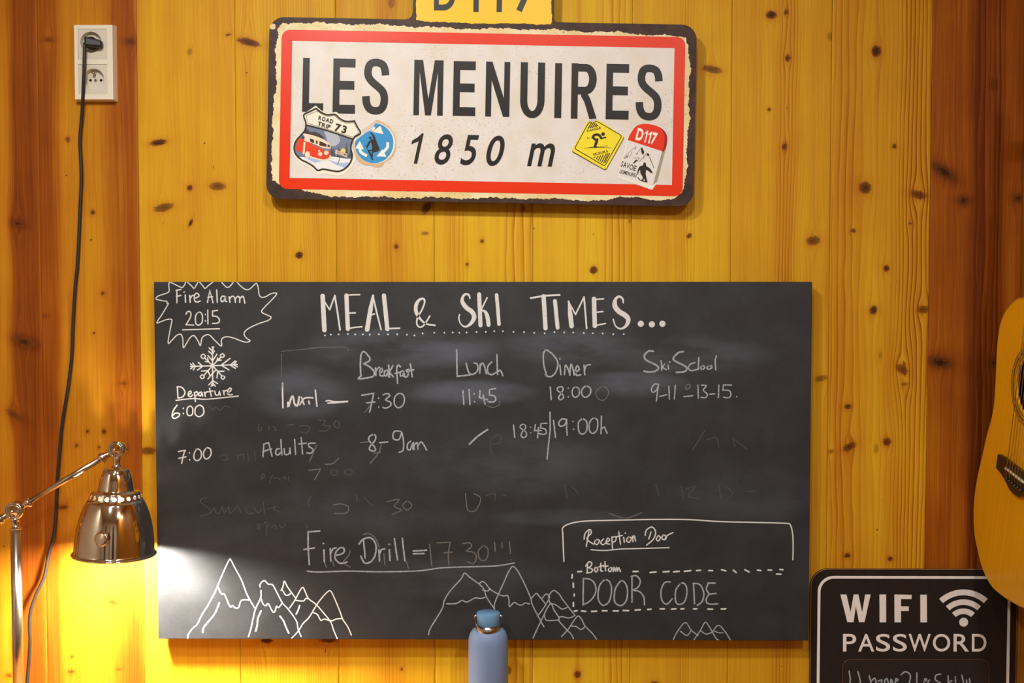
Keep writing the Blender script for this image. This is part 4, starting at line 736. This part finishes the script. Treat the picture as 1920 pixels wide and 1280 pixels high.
# ------------------------------------------------------------------ double wall socket with plug and cord
DO = .017; oq = P(176, 116, 0)
IVORY = speck('ivory_plastic', (232, 226, 204), .35, .02, 200, 0, .5); IV2 = speck('ivory_plastic_shade', (214, 208, 190), .35, .02, 200)
sock = empty('wall_socket', (oq.x, 0, oq.z), 'ivory double wall socket on the pine boards, black plug in its upper outlet', 'socket')
f0, f1 = P(138.6, 46.8, DO), P(212.5, 186.2, DO)
mb = MB(); e = .0018
fr = [(f0.x, f0.z), (f0.x, f1.z), (f1.x, f1.z), (f1.x, f0.z)]; bk = [(f0.x-e, f0.z+e), (f0.x-e, f1.z-e), (f1.x+e, f1.z-e), (f1.x+e, f0.z+e)]
# surround with two square openings
mods = []
for (a, b, c, d) in ((146.2, 54, 201, 110.6), (147, 120.2, 202.6, 176)):
    p, q = P(a, b, DO), P(c, d, DO); mods.append((p.x, q.z, q.x, p.z))
mz = [f1.z, mods[1][1], mods[1][3], mods[0][1], mods[0][3], f0.z]; mx = [f0.x, mods[0][0], mods[0][2], f1.x]
for i in range(3):
    for j in range(5):
        if i == 1 and j in (1, 3): continue
        mb.box((mx[i], -DO, mz[j]), (mx[i+1], -DO+.004, mz[j+1]))
mb.build('surround_frame', IVORY, sock)
mb = MB(); mb.add([(x, -DO, z) for x, z in fr] + [(x, 0, z) for x, z in bk], [((i+1) % 4, i, 4+i, 4+(i+1) % 4)[::-1] for i in range(4)]); mb.build('surface_box', IVORY, sock)
def ring_face(mb, x0, z0, x1, z1, cx, cz, r, y):       # square face with a round opening
    n = 32; an = [2*PI*k/n for k in range(n)]
    ci = [(cx+r*math.cos(a), y, cz+r*math.sin(a)) for a in an]; sq = []
    for a in an:
        c, s = math.cos(a), math.sin(a); tx = ((x1-cx) if c > 0 else (x0-cx))/c if abs(c) > 1e-9 else 1e9; tz = ((z1-cz) if s > 0 else (z0-cz))/s if abs(s) > 1e-9 else 1e9
        t = min(tx, tz); sq.append((cx+t*c, y, cz+t*s))
    # snap nearest samples to the corners
    for X in (x0, x1):
        for Z in (z0, z1):
            i = min(range(n), key=lambda k: (sq[k][0]-X)**2+(sq[k][2]-Z)**2); sq[i] = (X, y, Z)
    mb.add(ci+sq, [(k, (k+1) % n, n+(k+1) % n, n+k) for k in range(n)])
cc = [P(170, 79, DO), P(175.2, 148.2, DO)]
for (x0, z0, x1, z1), c, nm in zip(mods, cc, 'ab'):
    mb = MB(); r = .0195; ring_face(mb, x0+.0004, z0+.0004, x1-.0004, z1-.0004, c.x, c.z, r, -DO+.0009)
    mb.lathe([(r, 0), (r-.0012, .011), (0, .011)], (c.x, -DO+.0009, c.z), (0, 1, 0), 32, False)
    o = mb.build('socket_insert', IV2, sock); fix_normals(o)
    if nm == 'b':
        mb = MB()
        for s in (-1, 1): mb.cyl((c.x+s*.0098, -DO+.0122, c.z), (c.x+s*.0098, -DO+.0112, c.z), .0024, 16)
        mb.build('pin_hole', speck('hole_dark', (20, 17, 15), .8), o)
        mb = MB(); mb.cyl((c.x-.001, -DO+.012, c.z+.0115), (c.x-.001, -DO-.001, c.z+.0115), .0023, 16, bev=.0006); mb.build('earth_pin', speck('pin_metal', (190, 180, 150), .25, .05, 90, 1), o)
        mb = MB(); mb.cyl((c.x, -DO+.012, c.z), (c.x, -DO+.0105, c.z), .0024, 16); mb.build('centre_screw', speck('screw_metal', (170, 158, 120), .3, .05, 90, 1), o)
BLACKP = speck('black_plastic', (26, 23, 22), .42, .1, 80); CORD = speck('cord_black', (40, 33, 28), .5, .1, 80)
c = cc[0]
cord = empty('power_cord', (c.x, 0, c.z), 'black power cord hanging down the boards from the wall socket to behind the lamp', 'cord')
pq0, pq1 = P(159, 68, DO+.012), P(190, 89, DO+.012)
mb = MB(); mb.lathe([(0, 0), (.0105, 0), (.0115, .003), (.0115, .011), (.009, .013), (0, .013)], (c.x, -DO+.0108, c.z-.001), (0, -1, 0), 28); mb.build('plug', BLACKP, cord)
mb = MB(); mb.add([(pq0.x, y, z) for y, z in ((-DO-.018, pq0.z), (-DO+.001, pq0.z), (-DO+.001, pq1.z+.002), (-DO-.018, pq1.z+.002))] + [(pq1.x, y, z) for y, z in ((-DO-.013, pq0.z-.007), (-DO+.001, pq0.z-.007), (-DO+.001, pq1.z), (-DO-.013, pq1.z))], [(0, 1, 2, 3), (7, 6, 5, 4), (0, 4, 5, 1), (1, 5, 6, 2), (2, 6, 7, 3), (3, 7, 4, 0)]); fix_normals(mb.build('plug_grip', BLACKP, cord, .004, 3))
cp = [(159.6,80,.026),(158.8,92,.026),(157,148,.024),(154,211,.012),(150.2,261,.0075),(151.8,304,.006),(152.6,337,.006),(150.5,388,.006),(147.6,455,.006),(144.6,505,.006),(140.6,545,.006),(137,612,.006),(135,665,.006),(128,725,.006),(121,767,.006),(115,809,.006),(111.2,855,.006),(107.8,898,.006),(105.5,950,.006),(101.7,998,.007),(91,1041.5,.010),(83,1081,.014),(68,1114,.018),(57.5,1146,.020),(55.5,1175,.020),(56.5,1199,.019),(55,1230,.016),(51,1280,.014),(48,1330,.014),(46,1380,.014)]
c3 = [tuple(P(x, y, d)) for x, y, d in cp]; c3.append((c3[-1][0]-.004, -.016, LEDGE+.02)); c3.append((c3[-1][0]-.03, -.045, LEDGE+.005)); c3.append((c3[-1][0]-.05, -.10, LEDGE+.004))
mb = MB(); mb.tube(catmull(c3, 5), .0032, 10); mb.build('cable', CORD, cord)

# ------------------------------------------------------------------ nickel desk lamp
DL = .14
def nickel(name, rough, rgb=(206, 196, 182)):
    m = NT(name); n = m.noise(m.obj(), 120.0, 3, .6); return m.fin(lin(*rgb), m.math('ADD', rough, m.math('MULTIPLY', n, .05)), 1.0, .5)
NK = nickel('polished_nickel', .06, (222, 214, 202)); NB = nickel('brushed_nickel', .2)
pole0 = P(31.5, 1100, DL); lampz = LEDGE
lamp = empty('desk_lamp', (pole0.x, -DL, lampz), 'polished nickel desk lamp with bell shade and jointed arm, lit beside the chalkboard', 'lamp')
j2 = P(27.6, 957, DL); j1 = P(218.8, 841.5, DL)
s_ = (2.1-DL)/FPX                                        # metres per pixel there
def lv(v): return Vector((v.x, -DL, v.z))
j1 = lv(j1); j2 = lv(j2)
mb = MB(); mb.lathe([(0, 0), (.085, 0), (.088, .004), (.086, .012), (.06, .020), (.022, .028), (.016, .04), (0, .04)], (pole0.x, -DL, lampz), (0, 0, 1), 64); mb.build('base', NK, lamp)
ptop = P(31, 991, DL).z
mb = MB(); mb.cyl((pole0.x, -DL, lampz+.03), (pole0.x, -DL, ptop), .0092, 32); mb.build('pole', NB, lamp)
mb = MB(); mb.lathe([(0, 0), (.0105, 0), (.0112, .0015), (.0105, .003), (.0072, .0045), (.0058, .010), (.0075, .016), (.009, .020), (0, .022)], (pole0.x, -DL, ptop-.001), Vector((j2.x-pole0.x, 0, j2.z-ptop)), 32); mb.build('pole_collar', NK, lamp)
def joint(c, r):
    mb = MB(); mb.lathe([(0, -.010), (r*.9, -.010), (r, -.008), (r, .004), (r*.92, .007), (r*.80, .007), (r*.74, .0045), (r*.60, .0045), (r*.56, .009), (r*.30, .011), (r*.26, .014), (0, .0155)], c, (0, -1, 0), 40)
    o = mb.build('pivot_joint', NK, lamp)
    mb = MB(); mb.tube([c + Vector((r*.66*math.cos(a), -.0062, r*.66*math.sin(a))) for a in [2*PI*k/36 for k in range(36)]], .0022, 8, True); mb.build('joint_ring', NK, o)
    d = Vector((-.45, 0, .89)); 
    return o
joint(j2, .0165); joint(j1, .0150)
ad = (j1-j2).normalized()
mb = MB(); mb.cyl(j2+ad*.030, j1-ad*.030, .0052, 24); mb.build('arm', NB, lamp)
def collar(c, d):
    mb = MB(); mb.lathe([(0, 0), (.0062, .002), (.0062, .010), (.0085, .013), (.0098, .0155), (.0098, .0185), (.0075, .0205), (0, .021)], c+d*.013, d, 28); return mb.build('arm_collar', NK, lamp)
collar(j2, ad); collar(j1, -ad); collar(j2, -ad)
mb = MB(); mb.sphere(j2-ad*.046, .0115, 20, 12); mb.cyl(j2-ad*.030, j2-ad*.046, .006, 20); mb.build('counter_knob', NK, lamp)
# bell shade, slightly tilted, with a ring of round holes
top = P(219, 860, DL); bot = P(214.2, 1038, DL)
axs = (lv(top)-lv(bot)).normalized(); o0 = lv(bot)
def sp(px): return px*s_
H = lambda y: (1038.0-y)*s_*1.012
# (half width px, image y)
prof_low = [(73.2,1037.5),(76.6,1039),(77.4,1037.2),(76.0,1035.6),(73.4,1034.5),(72.9,1030),(72.4,1020),(71.3,1008),(69.0,990),(65.8,975),(61.8,961),(57.2,949),(52.6,939.5),(49.2,933.0)]
prof_hi = [(44.6,921.8),(42.0,919.6),(38.6,918.6),(33.2,918.0),(32.4,916),(30.6,904),(28.4,894),(25.6,886),(23.0,879.5),(20.6,876.6),(16.0,875.8),(11.0,875.2),(8.6,873.6),(7.0,869),(6.4,862),(7.4,857),(5.0,854.5),(0.0,854)]
mb = MB(); mb.lathe([(sp(r), H(y)) for r, y in prof_low], o0, axs, 96)
ho = 14; NH = 22; ua = axs.orthogonal().normalized(); va = axs.cross(ua)
ua = Vector((0,-1,0)); ua = (ua - axs*ua.dot(axs)).normalized(); va = axs.cross(ua)
(rA, yA), (rB, yB) = prof_low[-1], prof_hi[0]
def onring(th, t):       # t 0 bottom .. 1 top of the pierced band
    r = sp(rA+(rB-rA)*t); return o0 + axs*(H(yA)+(H(yB)-H(yA))*t) + (ua*math.cos(th)+va*math.sin(th))*r
hh = H(yB)-H(yA)
for k_ in range(NH):
    th0 = 2*PI*(k_)/NH; dth = PI/NH; rm = sp((rA+rB)/2); hw = dth*rm; n = 16; hr = sp(3.9)
    slant = math.hypot(hh, sp(rA-rB))
    vi = []; vo = []
    for i in range(n):
        a = 2*PI*i/n; c_, q_ = math.cos(a), math.sin(a)
        vi.append(onring(th0+c_*hr/rm, .5+q_*hr/slant))
        k2 = 1/max(abs(c_), abs(q_)); vo.append(onring(th0+c_*k2*dth, .5+q_*k2*.5))
    mb.add(vi+vo, [(i, n+i, n+(i+1) % n, (i+1) % n) for i in range(n)], False)
mb.lathe([(sp(r), H(y)) for r, y in prof_hi], o0, axs, 96)
shade = mb.build('bell_shade', NK, lamp); fix_normals(shade)
sol = shade.modifiers.new('thickness', 'SOLIDIFY'); sol.thickness = .0009; sol.offset = -1
# thumb switch on the front of the shade
swc = P(195, 1008.5, DL+.068)
mb = MB(); mb.cyl((swc.x, -DL-.060, swc.z), (swc.x, -DL-.078, swc.z), .0042, 16); mb.lathe([(0, 0), (.009, 0), (.0128, .0015), (.0128, .004), (.009, .0055), (0, .006)], (swc.x, -DL-.0755, swc.z), (-.25, -1, .15), 28)
sw = mb.build('thumb_switch', NK, lamp)
def glow(name, rgb, st):
    m = NT(name); m.b.inputs['Base Color'].default_value = (1, 1, 1, 1); m.b.inputs['Emission Color'].default_value = rgb; m.b.inputs['Emission Strength'].default_value = st; return m.m
BULB = glow('lit_bulb', (1, .90, .78, 1), 2100)
mb = MB(); mb.sphere(o0+axs*.033, .027, 20, 12); bulb = mb.build('bulb', BULB, lamp); bulb['label'] = 'glowing bulb inside the shade'
mb = MB(); mb.cyl(o0+axs*.058, o0+axs*.150, .013, 20); mb.build('bulb_socket', speck('socket_white', (220, 214, 200), .4), lamp)

# ------------------------------------------------------------------ steel water bottle
DBT = .10; sB = (2.1-DBT)/FPX
bc = P(915.6, 1300, DBT); bx = bc.x
zc = lambda y: P(915, y, DBT).z
BLUE = NT('powder_coat_blue'); nb_ = BLUE.noise(BLUE.obj(), 900.0, 2, .6)
BLUE.bump(nb_, .12, .0004); BLUE = BLUE.fin(BLUE.mix(BLUE.ss(nb_, .3, .7), lin(112, 136, 172), lin(122, 146, 182)), .5, 0, .35)
CAPB = speck('cap_blue', (104, 150, 190), .45, .03, 400)
STEEL = nickel('bottle_steel', .16, (190, 186, 180))
bottle = empty('water_bottle', (bx, -DBT, LEDGE), 'pale blue water bottle with blue cap and steel carry loop in front of the chalkboard', 'bottle')
R = 37.6*sB; zt = zc(1181.0)
zsh = zc(1203); zn = zc(1178)
pr = [(0, 0), (R-.004, 0), (R, .004), (R, zsh-LEDGE)]
for i in range(1, 11):
    a = .5*PI*i/10; pr.append((R-(R-24.5*sB)*(1-math.cos(a)), zsh-LEDGE+(zn-zsh)*math.sin(a)))
pr += [(23.2*sB, zn-LEDGE+.0015), (0, zn-LEDGE+.0015)]
mb = MB(); mb.lathe(pr, (bx, -DBT, LEDGE), (0, 0, 1), 64); mb.build('bottle_body', BLUE, bottle)
mb = MB(); mb.lathe([(0, 0), (22.6*sB, 0), (22.9*sB, .001), (22.9*sB, .0035), (20.5*sB, .0045), (20.5*sB, .008), (0, .008)], (bx, -DBT, zn+.0008), (0, 0, 1), 48); mb.build('neck_ring', STEEL, bottle)
ztop = zc(1147.5); zcb = zc(1170.5)
mb = MB(); mb.lathe([(0, 0), (20.5*sB, 0), (21.2*sB, .001), (22.2*sB, ztop-zcb-.001), (21.6*sB, ztop-zcb), (0, ztop-zcb)], (bx, -DBT, zcb), (0, 0, 1), 48); mb.build('cap', CAPB, bottle)
# carry loop: a steel strap pivoting at the sides of the cap and hanging down in front
mb = MB(); A0 = 24.6*sB; loop = []
zp = zc(1155); 
for i in range(33):
    a = PI*i/32; loop.append((bx-A0*math.cos(a)*1.03, -DBT-A0*1.16*math.sin(a), zp-.0245*math.sin(a)**.8 if 0 < i < 32 else zp))
vs = []; fs = []
for i, p in enumerate(loop):
    a = PI*i/32; hw = .0034+.0030*math.sin(a); tl_ = .0016*math.sin(a)
    for dr, dz in ((0, hw), (.0011, hw), (.0011, -hw), (0, -hw)):
        vs.append((p[0]-dr*math.cos(a), p[1]-dr*math.sin(a)-tl_*(1 if dz > 0 else -1), p[2]+dz))
for i in range(32):
    for k_ in range(4): fs.append((i*4+k_, i*4+(k_+1) % 4, (i+1)*4+(k_+1) % 4, (i+1)*4+k_))
fs += [(0, 1, 2, 3), (128+3, 128+2, 128+1, 128)]
mb.add(vs, fs, True); fix_normals(mb.build('carry_loop', STEEL, bottle, .0004, 1))
for s in (-1, 1):
    mb = MB(); mb.cyl((bx+s*21*sB, -DBT, zp), (bx+s*27.2*sB, -DBT, zp), .0042, 20, bev=.0012); mb.build('loop_pivot', STEEL, bottle)

# ------------------------------------------------------------------ acoustic guitar hung flat on the right-hand wall, its front facing into the room
GX = .845
g_px = [(1920,558.8),(1905,562.5),(1890,577.5),(1880,595),(1874,617.5),(1870.5,645),(1869,675),(1867.2,715),(1864.5,755),(1860,782.5),(1851,815),(1842,855),(1834,890),(1828,927.5),(1826,965),(1828,1002),(1834,1032.5),(1842.5,1065),(1857.5,1095),(1875,1112.5),(1897.5,1127.5),(1920,1139)]
gp = [PX(x, y, GX) for x, y in g_px]
GD = XR - .003 - GX
ga = PX(1930, 600, GX); gb = PX(1921, 892, GX)
def sd(q): return (-q.y, q.z)
hole_px = PX(1906, 722, GX)
hc = (-hole_px.y + .047, hole_px.z)                      # distance from the wall, height
br_ = PX(1889, 886, GX-.009); bc_ = (-br_.y + .027, br_.z)
ax2 = Vector((hc[0]-bc_[0], hc[1]-bc_[1])).normalized()  # up the neck
nx2 = Vector((-ax2.y, ax2.x)) ; nx2 = nx2 if nx2.x < 0 else -nx2        # towards the back wall
org2 = Vector(bc_)
loc = [((Vector(sd(q))-org2).dot(nx2), (Vector(sd(q))-org2).dot(ax2)) for q in gp]
vtop = loc[0][1]+.004
near = [(-h, v+.035*h/.17) for h, v in loc[-5::-1]]        # the half that faces into the room
out2 = catmull([(0.0, vtop+.004)] + loc + near, 5, True)
def G(h, v, x): q = org2 + nx2*h + ax2*v; return Vector((x, -q.x, q.y))
guitar = empty('acoustic_guitar', (XR-.05, -org2.x, LEDGE+.3), 'honey-coloured acoustic guitar hung on the side wall above the wifi sign', 'guitar')
def spruce(name, a, b):
    m = NT(name); o = m.sep(m.pos()); f = m.noise(m.xyz(0.0, m.math('MULTIPLY', m.math('ADD', o[1], m.math('MULTIPLY', o[2], .23)), 420.0), m.math('MULTIPLY', o[2], 4.0)), 1.0, 3, .6)
    return m.fin(m.mix(m.ss(f, .3, .7), lin(*a), lin(*b)), .34, 0, .28)
SPR = spruce('honey_spruce', (238, 174, 22), (224, 154, 12)); MAH = speck('mahogany', (92, 44, 20), .35, .2, 20); EBO = speck('ebony', (30, 22, 18), .4, .15, 60)
HR = .049; hv = (Vector(hc)-org2).dot(ax2)
nh = 48; holec = [(HR*math.cos(2*PI*k/nh), hv+HR*math.sin(2*PI*k/nh)) for k in range(nh)]
bm = bmesh.new(); e1 = []
for ring in (out2, holec):
    vv = [bm.verts.new(G(h, v, GX)) for h, v in ring]
    e1 += [bm.edges.new((vv[i], vv[(i+1) % len(vv)])) for i in range(len(vv))]
bmesh.ops.triangle_fill(bm, use_beauty=True, edges=e1)
off = wloc(guitar)
for v in bm.verts: v.co -= off
me = bpy.data.meshes.new('soundboard'); bm.to_mesh(me); bm.free(); me.materials.append(SPR); so = bpy.data.objects.new('soundboard', me); C.objects.link(so); so.parent = guitar
mb = MB(); n = len(out2); mb.add([G(h, v, GX) for h, v in out2] + [G(h*.985, v, GX+GD) for h, v in out2], [(i, (i+1) % n, n+(i+1) % n, n+i) for i in range(n)], True); mb.poly([G(h*.985, v, GX+GD) for h, v in out2]); fix_normals(mb.build('body_shell', MAH, guitar))
mb = MB(); mb.tube([G(h, v, GX+.001) for h, v in out2], .0016, 6, True); mb.build('edge_binding', speck('binding', (196, 138, 40), .4), guitar)
mb = MB()
for r0, r1 in ((.0525, .0540), (.0565, .0572), (.059, .0620), (.0640, .0647), (.0665, .068)):
    a_ = [2*PI*k/64 for k in range(64)]; mb.add([G(r0*math.cos(a), hv+r0*math.sin(a), GX-.0003) for a in a_] + [G(r1*math.cos(a), hv+r1*math.sin(a), GX-.0003) for a in a_], [(k, (k+1) % 64, 64+(k+1) % 64, 64+k) for k in range(64)])
mb.build('rosette', speck('rosette_dark', (84, 52, 16), .5, .3, 300), guitar)
mb = MB(); mb.add([G(*p, GX) for p in holec]+[G(p[0], p[1], GX+.004) for p in holec], [(k, (k+1) % nh, nh+(k+1) % nh, nh+k) for k in range(nh)]); mb.build('soundhole_edge', SPR, guitar)
mb = MB(); bo = [(-.086,.012),(-.06,.014),(.06,.014),(.086,.012),(.088,-.014),(.062,-.017),(.045,-.022),(.02,-.032),(0,-.034),(-.02,-.032),(-.045,-.022),(-.062,-.017),(-.088,-.014)]
bo = [(a*.88, b*1.0) for a, b in bo]
mb.prism([G(h, v, GX-.0075) for h, v in bo], (.0074, 0, 0)); br = fix_normals(mb.build('bridge', EBO, guitar, .0008))
mb = MB(); mb.prism([G(h, v, GX-.0105) for h, v in ((-.036,-.0012),(.036,-.0012),(.036,.0016),(-.036,.0016))], (.004, 0, 0)); mb.build('saddle', speck('bone', (232, 220, 180), .4), br)
for k_ in range(6):
    h = -.027+.0108*k_; mb = MB(); mb.sphere(G(h, -.0165, GX-.009), .0028, 12, 8); mb.build('bridge_pin', speck('pin_dark', (58, 54, 50), .2), br)
nut = hv + .42
mb = MB(); mb.prism([G(h, v, GX-.004) for h, v in ((-.028, hv+.052), (.028, hv+.052), (.0215, nut), (-.0215, nut))], (.0035, 0, 0)); fix_normals(mb.build('fingerboard', EBO, guitar))
mb = MB(); mb.prism([G(h, v, GX) for h, v in ((-.028, vtop-.01), (.028, vtop-.01), (.0215, nut), (-.0215, nut))], (.022, 0, 0)); fix_normals(mb.build('neck', MAH, guitar, .005))
mb = MB(); mb.prism([G(h, v, GX+.002) for h, v in ((-.0215, nut), (.0215, nut), (.034, nut+.04), (.031, nut+.17), (-.031, nut+.17), (-.034, nut+.04))], (.016, 0, 0)); fix_normals(mb.build('headstock', MAH, guitar, .002))
SBR = speck('string_bronze', (214, 176, 110), .25, .05, 90, 1); SST = speck('string_steel', (210, 206, 196), .2, .05, 90, 1)
for k_ in range(6):
    h = -.027+.0108*k_; h2 = (-.018+.0072*k_); mb = MB(); r_ = .00035+.00009*k_
    mb.tube([G(h, -.0165, GX-.0085), G(h, 0.0, GX-.0108), G(h2, nut, GX-.005)], r_, 6); mb.build('string', SBR if k_ > 1 else SST, guitar)
mb = MB(); hq = G(0, nut+.12, GX+.02); mb.box((hq.x, hq.y-.012, hq.z-.012), (XR, hq.y+.012, hq.z+.012)); mb.build('wall_hanger', EBO, guitar)
